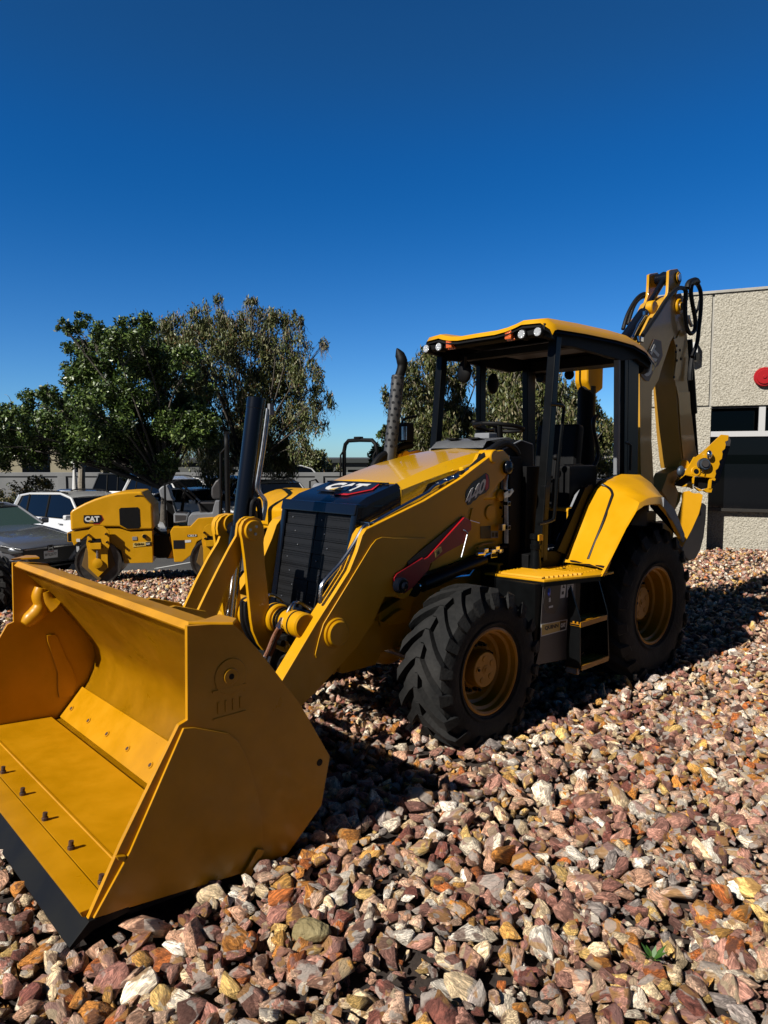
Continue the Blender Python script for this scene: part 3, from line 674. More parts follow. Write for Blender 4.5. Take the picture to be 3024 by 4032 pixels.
# ---- rear fenders
def make_fender(s_):
    b=MB()
    inn=[(-1.40,1.02),(-1.53,1.20),(-1.70,1.46),(-1.83,1.60),(-1.96,1.672),(-2.22,1.722),(-2.50,1.712),(-2.72,1.60),(-2.80,1.45)]
    out=[(-1.285,1.02),(-1.40,1.18),(-1.60,1.37),(-1.76,1.52),(-1.90,1.552),(-2.04,1.560),(-2.16,1.556),(-2.33,1.44),(-2.53,1.20)]
    low=[(-1.20,.99),(-1.36,1.14),(-1.54,1.32),(-1.70,1.45),(-1.83,1.488),(-1.99,1.492),(-2.10,1.485),(-2.28,1.375),(-2.50,1.17)]
    g=[]
    for i in range(len(inn)):
        a,o,l=inn[i],out[i],low[i]
        row=[Vector((a[0]-(-.0),s_*.655,a[1]-.25 if 0 else a[1])),Vector((a[0],s_*.72,a[1]))]
        mid=(a[0]*.45+o[0]*.55,a[1]*.45+o[1]*.55+.022)
        row+= [Vector((mid[0],s_*.92,mid[1])),Vector((o[0],s_*1.085,o[1])),Vector((o[0]+.01,s_*1.105,o[1]-.012)),Vector((l[0]+.03,s_*1.125,l[1])),Vector((l[0]+.03,s_*1.10,l[1]-.01))]
        g.append(row)
    b.sheet(g if s_>0 else [r[::-1] for r in g],0)
    f=b.build('rear_fender',[yel],root,smooth=28)
    b=MB()  # wheel-house: inner side wall and liner
    w=[Vector((a[0]+.02,s_*.655,a[1]-.004)) for a in inn]; 
    b.prism(w+[Vector((-2.80,s_*.655,1.0)),Vector((-1.40,s_*.655,.9))],(0,-s_*.02,0),0)
    lin=[[Vector((a[0]-.03,s_*.66,a[1]-.05)),Vector((o[0]-.03,s_*1.08,o[1]-.06))] for a,o in zip(inn,out)]
    b.sheet(lin,0)
    b.build('fender_liner',[blm],f)
    b=MB()
    # rear cap, grey
    b.prism([Vector((x,s_*1.105,z)) for x,z in ((-2.12,1.54),(-2.33,1.43),(-2.535,1.20),(-2.53,1.13),(-2.30,1.33),(-2.12,1.46))],(0,s_*.024,0),0,bev=.004)
    b.build('fender_cap',[gry],f); b=MB()
    # black seam of the filler door
    seam=[(690,500),(730,400),(790,250),(838,110),(848,75),(836,48),(815,30),(780,12)]
    if s_>0:
        pts=[]
        for a,c_ in seam:
            t_=None
            # drop onto the sloping skin by searching y
            best=None
            for yy in np.linspace(.70,1.08,60):
                p=I(*z4(a,c_),y=float(yy)); 
                xs=[];zs=[]
                for i_,o_ in zip(inn,out):
                    md=(i_[0]*.45+o_[0]*.55,i_[1]*.45+o_[1]*.55+.022)
                    if p.y<.92: f_=(p.y-.72)/.2; A_,B_=i_,md
                    else: f_=(p.y-.92)/.165; A_,B_=md,o_
                    f_=min(max(f_,0),1); xs.append(A_[0]*(1-f_)+B_[0]*f_); zs.append(A_[1]*(1-f_)+B_[1]*f_)
                xs=xs[::-1]; zs=zs[::-1]
                e=abs(float(np.interp(p.x,xs,zs))-p.z)
                if best is None or e<best[0]: best=(e,p)
            pts.append(best[1]-Vector((.003,.0,.002)))
        b.tube(pts,.013,1,8,smooth=3); b.tube([Vector((-1.30,1.08,1.035)),Vector((-1.42,.70,1.03))],.012,1,8)
    if s_>0: b.build_each('fender_seam',[gry,blkd],f)
    else: b.bm.free()
    return f
make_fender(1); make_fender(-1)
# ---- operator station
b=MB(); b.bb((-2.75,-.62,.97),(-.95,.62,1.12),0,.01); b.bb((-1.02,-.50,1.0),(-.86,.50,1.88),0,.02)
b.bb((-1.02,.48,1.05),(-1.22,.54,1.80),0,.005)
b.prism([(-1.30,.60,1.12),(-1.42,.60,1.08),(-1.75,.60,1.55),(-1.85,.60,1.60),(-1.80,.60,1.65),(-1.70,.60,1.62)],(0,.05,0),0,bev=.01)
b.bb((-2.75,-.62,1.1),(-2.45,.62,1.66),0,.02)
b.prism([(-1.55,.50,1.13),(-1.50,.50,1.17),(-1.78,.50,1.55),(-1.90,.50,1.62),(-1.90,.50,1.55)],(0,.03,0),1)
b.bb((-1.30,.30,1.121),(-1.95,.60,1.135),1,.0)
station=b.build('operator_floor',[blm,gry],root)
b=MB()
ds=[[Vector((-.80,y,1.945)) for y in (-.28,-.1,.1,.28)],[Vector((-.86,y,2.00)) for y in (-.27,-.1,.1,.27)],[Vector((-1.06,y,2.03)) for y in (-.28,-.1,.1,.34)],[Vector((-1.22,y,1.98)) for y in (-.28,-.1,.1,.34)],[Vector((-1.25,y,1.7)) for y in (-.28,-.1,.1,.34)]]
b.sheet(ds,0,thick=.03)
b.prism([(-.82,-.30,1.6),(-.80,-.30,1.94),(-1.06,-.30,2.03),(-1.22,-.30,1.98),(-1.25,-.3,1.6)],(0,.02,0),0); b.prism([(-.82,.46,1.6),(-.80,.46,1.93),(-1.06,.46,2.01),(-1.22,.46,1.98),(-1.25,.46,1.6)],(0,-.18,0),1,bev=.01)
b.box((-.93,-.12,2.016),(.12,.10,.012),1,rot=Matrix.Rotation(-.15,3,'Y')); b.box((-.93,.12,2.016),(.12,.10,.012),1,rot=Matrix.Rotation(-.15,3,'Y'))
b.bb((-1.10,-.06,2.0),(-1.22,.10,2.075),0,.015)
b.build('dashboard',[gry,blm],root)
b=MB(); wc=Vector((-1.33,.02,2.125)); tl=Matrix.Rotation(R(-8),3,'Y')
pts=[wc+tl@Vector((.21*math.cos(a),.21*math.sin(a),0)) for a in np.linspace(0,2*PI,37)]
b.tube(pts,.017,0,10); b.cyl(wc+Vector((0,0,-.10)),wc+Vector((0,0,.01)),.035,0,18)
b.cyl(wc+Vector((.03,0,-.1)),wc+Vector((.12,0,-.4)),.03,0,14)
for a in (0,2.1,4.2): b.tube([wc,wc+tl@Vector((.21*math.cos(a),.21*math.sin(a),0))],.012,0,8)
k_=wc+tl@Vector((.12,-.17,.03)); b.ball(k_,.03,0,(1,1,.8))
b.build('steering_wheel',[blm],root)
b=MB(); b.box((-2.05,0,1.60),(.50,.50,.14),0,bev=.04,seg=3); b.box((-2.28,0,1.92),(.13,.46,.52),0,bev=.05,seg=3,rot=Matrix.Rotation(-.12,3,'Y')); b.bb((-2.25,-.22,1.12),(-1.9,.22,1.55),0,.03)
b.box((-2.05,.29,1.78),(.34,.07,.06),0,bev=.02); b.box((-2.05,-.29,1.78),(.34,.07,.06),0,bev=.02)
b.build('seat',[blm],root)
b=MB()
for s_ in (1,): pass
b.tube(Ps(z9,[(1010,250),(1130,262),(1152,280),(1160,330),(1110,800),(1060,1450),(1040,1510),(990,1535),(890,1558)],y=.648),.014,0,10,smooth=3)
b.build('grab_rail',[blk],root)
b=MB()
b.tube([(-2.5,.62,1.75),(-2.5,.62,1.98),(-2.44,.62,2.0),(-2.40,.62,2.0)],.012,0,8)
b.build('grab_rail',[blk],root)
# control levers
b=MB()
for k,(x,y) in enumerate(((-1.5,.36),(-1.55,.42))): b.tube([(x,y,1.12),(x-.02,y,1.6),(x-.05,y,1.85)],.01,0,8); b.ball((x-.05,y,1.87),.028,0)
b.box((-1.95,.40,1.45),(.45,.16,.70),0,bev=.03)
b.build('control_lever',[blm],root)
# ---- canopy
def post(p0,p1,sx,sy,m_=blk,name='canopy_post'):
    b=MB(); p0=Vector(p0);p1=Vector(p1)
    c=[Vector((-sx/2,-sy/2,0)),Vector((sx/2,-sy/2,0)),Vector((sx/2,sy/2,0)),Vector((-sx/2,sy/2,0))]
    b.prism([p0+q for q in c],p1-p0,0,bev=.010,seg=2); return b.build(name,[m_],root)
post((-1.12,.60,1.08),(-1.29,.60,2.82),.075,.075); post((-1.12,-.60,1.08),(-1.29,-.60,2.82),.075,.075)
post((-1.15,.615,1.05),(-1.16,.615,1.65),.06,.05) 
post((-2.62,.56,1.1),(-2.56,.56,2.86),.20,.07); post((-2.62,-.56,1.1),(-2.56,-.56,2.86),.14,.07)
post((-2.30,.60,1.6),(-2.25,.60,2.86),.035,.05,gry); post((-1.86,-.60,1.2),(-1.84,-.60,2.84),.09,.06)
post((-2.42,.60,1.6),(-2.37,.60,2.86),.06,.05)
b=MB()
ys=[-.68,-.66,-.60,-.52,-.44,-.38,-.30,-.20,0,.20,.30,.38,.44,.52,.60,.66,.68]
def zy(y):
    a=abs(y)
    return np.interp(a,[0,.22,.36,.42,.60,.645,.665,.68],[2.905,2.905,2.925,2.955,2.950,2.925,2.890,2.855])
xs=[(-1.10,-.050,0),(-1.13,-.012,0),(-1.20,.0,0),(-1.6,.012,0),(-2.1,.015,0),(-2.4,.005,0),(-2.62,-.035,0),(-2.80,-.095,0),(-2.86,-.13,0)]
g=[[Vector((x+(.07*(1-(y/.68)**2) if x>-1.3 else 0)-(.03 if abs(y)>.6 and x>-1.2 else 0),y*(1 if x>-2.7 else .97),zy(y)+dz)) for y in ys] for x,dz,_ in xs]
b.sheet(g,0)
roof=b.build('canopy_roof',[yel],root,smooth=40)
b=MB(); g2=[[p+Vector((0,0,-.028)) for p in r] for r in g]
b.sheet(g2,0)
b.prism([(-1.13,-.60,2.80),(-1.13,-.60,2.87),(-1.09,-.60,2.87),(-1.09,-.60,2.82)],(0,1.20,0),0,bev=.01)
for s_ in (1,-1):
    b.prism([Vector((x,s_*.63,z)) for x,z in ((-1.10,2.90),(-2.60,2.88),(-2.84,2.75),(-2.80,2.69),(-2.55,2.76),(-2.3,2.72),(-1.5,2.76),(-1.33,2.75),(-1.26,2.78),(-1.10,2.80))],(0,-s_*.05,0),0,bev=.01)
    for yy in (.44,.59):
        b.cyl((-1.14,s_*yy,2.832),(-1.065,s_*yy,2.832),.040,0,24,bev=.004)
    b.cyl((-2.75,s_*.55,2.70),(-2.84,s_*.55,2.70),.05,0,20)
b.bb((-2.82,-.6,2.74),(-2.55,.6,2.84),0,.01); b.bb((-1.6,-.6,2.76),(-1.5,.6,2.82),0,.01)
head=b.build('roof_liner',[blm],roof,smooth=30)
for s_ in (1,-1):
    for yy in (.44,.59):
        b=MB(); b.cyl((-1.066,s_*yy,2.832),(-1.058,s_*yy,2.832),.033,0,24,bev=.003); b.build('work_light',[lens],roof)
    b=MB(); b.box((-1.075,s_*.315,2.845),(.045,.065,.075),0,bev=.010); b.box((-1.10,s_*.315,2.845),(.02,.08,.09),1,bev=.008); b.build('turn_signal',[amb,blm],roof)
b=MB(); b.bb((-1.55,-.45,2.835),(-2.3,.40,2.842),0); b.build('roof_window',[dgr],roof)
b=MB()
mp=I(*z3(455,365),y=-.35); b.ball(mp,.085,0,(.5,.9,1.2),3); b.tube([mp,mp+Vector((.1,.1,.12))],.012,0,8)
mp=I(*z3(610,430),y=-.60); b.ball(mp,.085,0,(.9,.5,1.2),3)
mp=I(*z3(1025,380),y=-.3); b.ball(mp,.06,0,(.7,.9,.9),3); b.tube([mp,mp+Vector((-.02,0,.2))],.012,0,8)
b.build_each('mirror',[blm],roof)
# ---- exhaust stack
b=MB(); ex=I(*z6b(345,600),y=-.45); 
eb=I(*z6b(290,1400),y=-.45); et=I(*z6b(390,430),y=-.45); ax=(et-eb).normalized()
b.cyl(eb-ax*.2,et,.053,1,28,bev=.003)
b.tube([et-ax*.05,I(*z6b(440,330),y=-.45),I(*z6b(440,235),y=-.45),I(*z6b(410,150),y=-.47),I(*z6b(374,70),y=-.48)],[.040,.041,.046,.040,.004],0,16,smooth=4)
stack=b.build('exhaust_stack',[blm,mat('shield_grey',(.05,.05,.052),.5,var=.3,vscale=12)],root,smooth=40)
b=MB()
for k in range(12):
    for j in range(7):
        a=2*PI*j/7+(k%2)*.45; p=eb.lerp(et,(k+.6)/12); n_=Vector((math.cos(a),math.sin(a),0)); b.cyl(p+n_*.048,p+n_*.0545,.0125,0,12)
b.build('heat_shield_holes',[blkd],stack,smooth=0)
b=MB(); b.tube(Ps(z6b,[(440,1080),(445,1030),(480,990),(620,960)],y=-.50),.012,0,8,smooth=2); b.box(I(*z6b(490,1170),y=-.45),(.10,.10,.16),0,bev=.01); b.box(I(*z6b(470,1180),y=-.42),(.02,.05,.12),1,bev=.004)
b.tube(Ps(z6b,[(60,1640),(160,1500),(320,1420),(430,1360),(560,1330)],y=-.46),.035,0,10,smooth=3)
b.build('stack_bracket',[blm,steel],stack)
# ---- backhoe: swing frame, boom, stick, coupler, bucket
b=MB(); b.bb((-3.05,-.62,.45),(-2.80,.62,1.35),0,.02); b.bb((-3.30,-.25,.60),(-3.02,.25,1.30),0,.03)
for s_ in (1,-1): b.prism([(-2.9,s_*.75,1.25),(-3.15,s_*.75,1.25),(-3.15,s_*.75,.25),(-2.9,s_*.75,.25)],(0,-s_*.15,0),0,bev=.02)
b.build('swing_frame',[blk],root)
def plate2(pts,y,th,m_,name,par,bev=.006,inner=None):
    b=MB(); b.prism([Vector((p.x,y,p.z)) for p in pts],(0,-th,0),0,bev=bev); return b.build(name,[m_] if not isinstance(m_,list) else m_,par)
beige=mat('yellow_paint_reflection_tint',(.62,.33,.035),.42,var=.08,vscale=2,coat=.3)  # beige reflection of the sunlit wall mixed into the yellow base colour
bo=Ps(c1,[(1150,660),(1195,740),(1215,850),(1200,950),(1150,1060),(1060,1330),(1000,1430),(860,1850),(800,2060)],y=.13)+Ps(c2,[(497,120),(492,400),(490,700),(505,960),(515,1200),(480,1330),(370,1330),(355,500),(350,0)],y=.13)+Ps(c1,[(470,1500),(560,1350),(640,1180),(720,1020),(800,930),(870,770),(960,700),(1060,650)],y=.13)
b=MB(); b.prism([Vector((p.x,.13,p.z)) for p in bo],(0,-.26,0),0,bev=.006)
boomo=b.build('boom',[beige],root)
b=MB()
c=I(*c1(1110,390),y=.13); b.cyl((c.x,-.15,c.z),(c.x,.15,c.z),.062,2,28,bev=.006); b.cyl((c.x,.15,c.z),(c.x,.16,c.z),.045,1,24,bev=.003)
for y0 in (.13,-.13):
    b.prism([Vector((p.x,y0,p.z)) for p in Ps(c1,[(955,620),(968,400),(972,275),(1000,258),(1110,240),(1170,320),(1180,430),(1120,590),(1080,700),(900,800)],y=.13)],(0,-.03 if y0>0 else .03,0),0,bev=.004)
c=I(*c1(1120,860),y=.13); b.cyl((c.x,-.18,c.z),(c.x,.16,c.z),.085,0,32,bev=.01); b.cyl((c.x,.16,c.z),(c.x,.175,c.z),.045,1,24,bev=.004)
c=I(*c1(745,870),y=.10); b.cyl((c.x,.02,c.z),(c.x,.10,c.z),.075,0,28,bev=.008)
b.build('boom_head',[yel,steel,blk],boomo)
b=MB(); # white letters badge fading on the boom side
emblem(b,I(*c1(690,1720),y=.134),I(*c1(760,1600),y=.134)-I(*c1(620,1900),y=.134),(I(*c1(620,1650),y=.134)-I(*c1(760,1800),y=.134)),.52)
b.build('emblem',[mat('faded_grey',(.20,.15,.12),.5),mat('faded_red',(.28,.12,.09),.5),wht,trib],boomo)
# stick cylinder over the boom
b=MB(); s0=I(*c1(330,1280),y=.0); s1=I(*c1(560,960),y=.0); s2=I(*c1(900,400),y=.0)
dd=(s1-s0); b.cyl(s0-dd*1.2,s1,.062,0,32,bev=.006); b.cyl(s1,s2,.034,0,24); b.cyl((s2.x,-.1,s2.z),(s2.x,.1,s2.z),.06,0,24,bev=.006)
b.tube(Ps(c1,[(370,1370),(470,1150),(560,1010),(620,940)],y=.10),.014,1,8); b.box(I(*c1(500,1390),y=.12),(.07,.05,.07),1,bev=.008); b.box(I(*c1(590,970),y=.11),(.07,.04,.05),1,bev=.006)
b.build('stick_cylinder',[blg,chrome],root)
b=MB()
b.tube(Ps(c1,[(540,1330),(640,1180),(780,980),(920,760),(1040,620),(1120,560),(1200,560),(1240,600),(1250,760)],y=.20),.024,0,10,smooth=4)
b.tube(Ps(c1,[(1250,600),(1235,800),(1240,1050),(1270,1230),(1330,1300),(1390,1240),(1400,1080),(1360,850),(1330,650),(1340,520),(1380,480),(1440,500),(1490,640),(1490,900),(1460,1200),(1430,1450),(1350,1680)],y=.20),.024,0,10,smooth=4)
b.tube(Ps(c1,[(1270,560),(1300,470),(1400,430),(1440,470)],y=.22),.034,0,10,smooth=4)
b.tube(Ps(c1,[(1300,640),(1380,860),(1410,960),(1450,860),(1470,760)],y=.16),.014,0,8,smooth=4)
b.tube(Ps(c1,[(1290,1000),(1300,1080),(1340,1180)],y=.18),.02,1,8,smooth=3)
b.tube(Ps(c1,[(220,1230),(290,1000),(400,790),(500,680),(580,650),(640,690)],y=-.22),.022,0,10,smooth=4)
b.tube(Ps(c1,[(300,1150),(380,900),(460,760),(560,700),(640,720)],y=-.26),.020,0,10,smooth=4)
b.tube(Ps(c1,[(680,690),(700,560),(780,400),(880,310),(980,340)],y=-.12),.014,0,8,smooth=4)
b.tube(Ps(c1,[(1350,1680),(1320,1900),(1310,2060)],y=.18),[.024,.03,.03],0,10,smooth=3)
b.build_each('hydraulic_hose',[hos,steel],boomo)
# stick (dipper)
stk=[(1090,1130),(1160,1000),(1250,1250),(1300,1500),(1290,1900),(1330,2060)]
so=Ps(c1,[(1060,660),(1170,640),(1225,760),(1260,1200),(1290,1700)],y=.13)+Ps(c2,[(905,0),(940,300),(985,700),(1025,880),(990,960),(850,1015),(835,900),(805,600),(785,300),(770,60)],y=.13)+Ps(c1,[(1055,1950),(1070,1600),(1045,1400),(1110,1000)],y=.13)
b=MB(); b.prism([Vector((p.x,.13,p.z)) for p in so],(0,-.27,0),0,bev=.006)
for k in range(22):
    p=I(*c2(606+4.0*k,240+37*k),y=-.14); b.prism([p+Vector((.0,.0,.03)),p+Vector((.03,0,.0)),p+Vector((0,0,-.03))],(0,.03,0),0)
stick=b.build('stick',[mat('stick_paint',(.50,.26,.03),.42,var=.08,vscale=2,coat=.2)],root)
b=MB(); b.prism(Ps(c2,[(770,60),(800,130),(925,125),(935,300),(985,720),(975,800),(900,900),(850,900),(820,600),(795,200)],y=.1335),(0,.008,0),0,bev=.003)
b.prism(Ps(c1,[(1040,1390),(1090,1370),(1150,1240),(1230,1260),(1180,1600),(1150,1950),(1110,2060),(1040,2060),(1075,1800),(1090,1600)],y=.1335),(0,.008,0),0,bev=.003)
for (a,c_) in ((1095,1500),(1085,1600),(1150,1570),(1100,1740),(1165,1715),(1055,2010)):
    p=I(*c1(a,c_),y=.143); b.cyl(p-Vector((0,.003,0)),p+Vector((0,.004,0)),.016,1,14)
b.build('stick_side_plate',[beige,blm],stick)
b=MB()
p0=I(*c1(1290,1400),y=.02); p1=I(*c2(975,380),y=.02); p2=I(*c2(1010,870),y=.02)
b.cyl(p0,p1,.045,0,20,bev=.004); b.cyl(p1,p2,.024,0,16); b.box(I(*c1(1385,1680),y=.1),(.10,.08,.10),0,bev=.01)
b.build('bucket_cylinder',[blk],root)
# coupler / thumb with serrated edge
ser=[(1385,630),(1378,690),(1345,705),(1352,745),(1340,790),(1308,815),(1315,850),(1305,905),(1275,930),(1282,965),(1262,1015),(1232,1040),(1238,1080),(1222,1125)]
TP=(-4.75,.28,1.9); TN=Vector((.62,.74,.18)).normalized()
def PN(pts,o=0.,p0=TP,n=TN): return [IN(*c2(a,c_),Vector(p0)+Vector(n)*o,n) for a,c_ in pts]
b=MB(); b.prism(PN([(758,1190),(800,1120),(870,1070),(940,960),(985,880),(1010,880),(1120,790),(1300,622)]+ser+[(1050,1105),(880,1080)]),-TN*.03,0,bev=.004)
b.prism(PN([(758,1190),(880,1080),(1050,1105),(1222,1125),(1236,1140),(1225,1160),(1190,1150),(1190,1128),(1005,1105),(990,1110),(980,1200),(972,1200),(970,1110),(880,1092)],0.02),-TN*.03,0,bev=.003)
b.prism(PN([(845,1230),(900,1195),(965,1190),(970,1255),(940,1235),(885,1225)],0.0),-TN*.03,0,bev=.003)
b.prism(PN([(985,1230),(1080,1265),(1160,1235),(1195,1250),(1185,1295),(1130,1295),(1095,1270),(1045,1280)],0.0),-TN*.03,0,bev=.003)
b.prism(PN([(1165,1130),(1190,1130),(1180,1250),(1150,1250)],0.01),-TN*.03,0,bev=.002)
c=PN([(875,965)],-.03)[0]; b.cyl(c-TN*.04,c,.055,0,24,bev=.004)
c=PN([(1000,1050)])[0]; b.cyl(c-TN*.004,c+TN*.012,.055,0,28,bev=.004)
thumb=b.build('thumb',[yel],root)
b=MB()
b.prism(PN([(880,1095),(975,1110),(970,1190),(900,1190),(850,1225),(790,1215),(760,1195)],-.05),-TN*.03,0); b.prism(PN([(1000,1112),(1178,1130),(1165,1240),(1080,1255),(990,1215)],-.05),-TN*.03,0)
b.prism(PN([(1390,640),(1412,690),(1400,760),(1270,1170),(1190,1230),(1180,1130),(1240,1060),(1300,880),(1360,720)],-.14),-TN*.03,1,bev=.003)
c=PN([(1105,965)],.04)[0]; b.cyl(c-TN*.05,c+TN*.01,.072,2,28,bev=.008); b.cyl(c,c+TN*.025,.045,1,20,bev=.004)
c=PN([(1160,855)],.04)[0]; b.ball(c,.045,3,(1,.7,1.2)); c=PN([(1008,1050)],.014)[0]; b.cyl(c-TN*.01,c+TN*.001,.030,0,18)
c=I(*c2(830,1050),y=.25); b.ball(c,.065,2,(1,.6,1))
b.tube(PN([(1030,1005),(1060,1020),(1090,1015),(1075,1065)],.05),.006,0,6)
b.build_each('locking_pin',[blm,dgr,mat('pin_blue_grey',(.10,.13,.17),.45,metal=.5),chrome],thumb)
# digging bucket
b=MB()
BP=(-3.25,.84,1.15); BN=Vector((.80,.55,.22)).normalized()
b.prism(PN([(840,1300),(865,1285),(930,1275),(965,1300),(1000,1305),(1040,1300),(1085,1325),(1075,1380),(1065,1440),(1040,1540),(960,1720),(850,1930),(765,1858),(765,1810),(830,1800),(785,1600),(820,1480),(845,1380)],0,BP,BN),-BN*.03,0,bev=.004)
b.prism(PN([(800,1285),(838,1295),(815,1400),(770,1480)],-.04,BP,BN),-BN*.02,0)
b2=MB(); b2.prism(Ps(c2,[(680,1075),(830,1000),(880,1080),(760,1190),(800,1285),(770,1500),(745,1490),(605,1280)],y=.10),(0,-.16,0),0,bev=.01); b2.build('bucket_linkage',[mat('ochre_linkage',(.45,.22,.02),.5,var=.1)],root)
dbk=b.build('stabilizer_leg',[yel,mat('ochre_paint',(.45,.22,.02),.5,var=.1)],root)
b=MB(); b.prism(Ps(c2,[(1075,1430),(1100,1420),(1130,1445),(1122,1600),(1100,1800),(1060,1960),(1000,2070),(930,2090),(890,2050),(840,1960),(850,1935),(960,1720),(1045,1540)],y=.74),(0,-.08,0),0,bev=.015)
p=I(*c2(1050,1540),y=.743); b.cyl(p-Vector((0,.002,0)),p+Vector((0,.004,0)),.025,1,14)
b.build('stabilizer_pad',[mat('worn_grey_yellow',(.25,.22,.17),.55,var=.15,vscale=3),blm],dbk)
# far stabilizer
b=MB(); b.tube([(-3.25,-.30,1.1),(-3.22,-.28,2.62)],.095,1,20); b.prism([(-3.10,-.20,2.66),(-3.10,-.20,2.84),(-3.42,-.20,2.86),(-3.42,-.20,2.60),(-3.20,-.20,2.50)],(0,-.16,0),0,bev=.03,seg=3)
b.build('swing_post',[yel,blm],root)
b=MB(); b.tube(Ps(crop(2150,1600,.2486),[(800,150),(750,230),(760,400),(810,620),(820,800),(760,950),(700,1080),(690,1200)],y=-.1),.022,0,8,smooth=4); b.build_each('hydraulic_hose',[hos],root)
# ================================================================ GROUND
def sstep(t): t=min(max(t,0.),1.); return t*t*(3-2*t)
def gz_(x,y):
    t=(y-7.2)/8.0; a=min(max(t,0),1.05)
    k=1-sstep((x-(-1.0))/4.5)
    left=-.56*(a**1.15)*k
    right=.10*sstep((y-8.5)/4)*(1-k)
    z=left+right+.018*noise.noise(Vector((x*.9,y*.9,0)))+.012*noise.noise(Vector((x*2.3,y*2.3,4)))
    return z
def lotedge(x): return 14.6-.06*x
b=MB()
xs=np.arange(-16,16.1,.4); ysg=np.concatenate([np.arange(-3,14.2,.4),[14.5]])
g=[[Vector((x,y,gz_(x,y)-.035 if y<14.4 else gz_(x,y)-.12)) for x in xs] for y in ysg]
b.sheet(g,0)
dirt=mat('dark_soil',(.02,.014,.011),.95,col2=(.05,.033,.025),vscale=8,bump=.6,bscale=30)
gb=b.build('gravel_bed_ground',[dirt],smooth=60); gb['kind']='structure'
asp=mat('asphalt',(.055,.055,.058),.9,col2=(.085,.083,.08),vscale=.7,bump=.5,bscale=120)
b=MB(); b.sheet([[Vector((x,y,-.705)) for x in (-900,-200,-60,-20,0,20,60,200,900)] for y in (-60,0,14,30,60,200,1500)],0)
o=b.build('ground',[asp],smooth=0); o['kind']='structure'
b=MB(); b.prism([(-30,14.62,-.70),(-30,15.25,-.70),(30,15.05,-.70),(30,14.42,-.70)],(0,0,.12),0,bev=.01); b.prism([(-30,14.45,-.69),(-30,14.62,-.69),(30,14.42,-.69),(30,14.25,-.69)],(0,0,.19),0,bev=.02)
o=b.build('kerb',[conc]); o['kind']='structure'
b=MB()
for k in range(9):
    x=-14+2.9*k; b.prism([(x,16.2,-.70),(x+.1,16.2,-.70),(x+2.6,20.5,-.70),(x+2.5,20.5,-.70)],(0,0,.004),0)
o=b.build('parking_marking',[wht],smooth=0); o['kind']='structure'
# ---- gravel: broken stones, one mesh of many loose pieces
def rock_variant(npt,bev,seed):
    r=np.random.default_rng(seed); bm=bmesh.new()
    sc=np.array([1,r.uniform(.5,.92),r.uniform(.40,.72)])
    P=r.normal(size=(npt,3)); P/=np.linalg.norm(P,axis=1)[:,None]; P*=r.uniform(.72,1.,(npt,1)); P*=sc
    for p in P: bm.verts.new(p)
    h=bmesh.ops.convex_hull(bm,input=bm.verts[:]); 
    bmesh.ops.delete(bm,geom=[v for v in bm.verts if not v.link_faces],context='VERTS')
    bmesh.ops.dissolve_limit(bm,angle_limit=.22,verts=bm.verts[:],edges=bm.edges[:])
    if bev: bmesh.ops.bevel(bm,geom=bm.edges[:],offset=.026,segments=1,profile=.5,affect='EDGES',clamp_overlap=True)
    bmesh.ops.triangulate(bm,faces=bm.faces[:])
    if bev>1:
        bmesh.ops.subdivide_edges(bm,edges=[e for e in bm.edges if e.calc_length()>.35],cuts=1)
        bmesh.ops.triangulate(bm,faces=bm.faces[:])
        for v in bm.verts:
            n_=noise.noise(v.co*2.2+Vector((seed,0,0)))*.07+noise.noise(v.co*6+Vector((0,seed,0)))*.03
            v.co+=v.co.normalized()*n_
    bm.verts.index_update(); bm.verts.ensure_lookup_table()
    V=np.array([v.co[:] for v in bm.verts]); T=np.array([[v.index for v in f.verts] for f in bm.faces]); bm.free(); return V,T
near_v=[rock_variant(11+i%4,1.5,100+i) for i in range(34)]; mid_v=[rock_variant(10,1,300+i) for i in range(18)]; far_v=[rock_variant(9,0,500+i) for i in range(14)]
PAL=np.array([(.37,.19,.145),(.25,.115,.09),(.46,.27,.18),(.60,.47,.30),(.66,.58,.46),(.44,.18,.035),(.50,.27,.07),(.17,.06,.045),(.30,.26,.24),(.52,.35,.25),(.15,.075,.06),(.74,.69,.60),(.40,.12,.03),(.55,.37,.13)])
PW=np.array([15,11,14,13,8,6,6,7,7,14,7,5,4,5.]); PW/=PW.sum()
Vs=[];Ts=[];Cs=[];Ss=[];off=0
def bucket_inside(x,y):
    v=Vector((x,y,0))-ORG; a=v.dot(XA); c=v.dot(YA); return 1.70<a<2.66 and abs(c)<1.22
def scatter(n,y0,y1,variants,s0,s1,lay):
    global off
    ys_=rng.uniform(y0,y1,n); 
    wid=.56*ys_+1.6; xs_=rng.uniform(-1,1,n)*wid
    for x,y in zip(xs_,ys_):
        x=float(x);y=float(y)
        if bucket_inside(x,y): continue
        if y>12.0 and x>3.2+.0 : 
            if (x-6.25)*.4+(y-13.7)*.917>-.15: continue
        V,T=variants[rng.integers(len(variants))]
        s=float(np.exp(rng.uniform(math.log(s0),math.log(s1))))*(1.5 if rng.random()<.045 else 1)
        q=Matrix.Rotation(rng.uniform(0,6.283),3,'Z')@Matrix.Rotation(rng.normal(0,.5),3,'X')@Matrix.Rotation(rng.normal(0,.5),3,'Y')
        M=np.array(q)*s
        z=gz_(x,y)+s*.10+float(rng.uniform(-.018,.028))+lay
        Vs.append((V@M.T+np.array([x,y,z])).astype(np.float32)); Ts.append(T+off); off+=len(V)
        c=PAL[rng.choice(len(PAL),p=PW)]*rng.uniform(1.05,2.2)*KA
        Cs.append(np.tile(np.array([c[0],c[1],c[2],1.]),(len(V),1)).astype(np.float32)); 
        Ss.append((V+rng.uniform(-50,50,3)).astype(np.float32)/1.0)
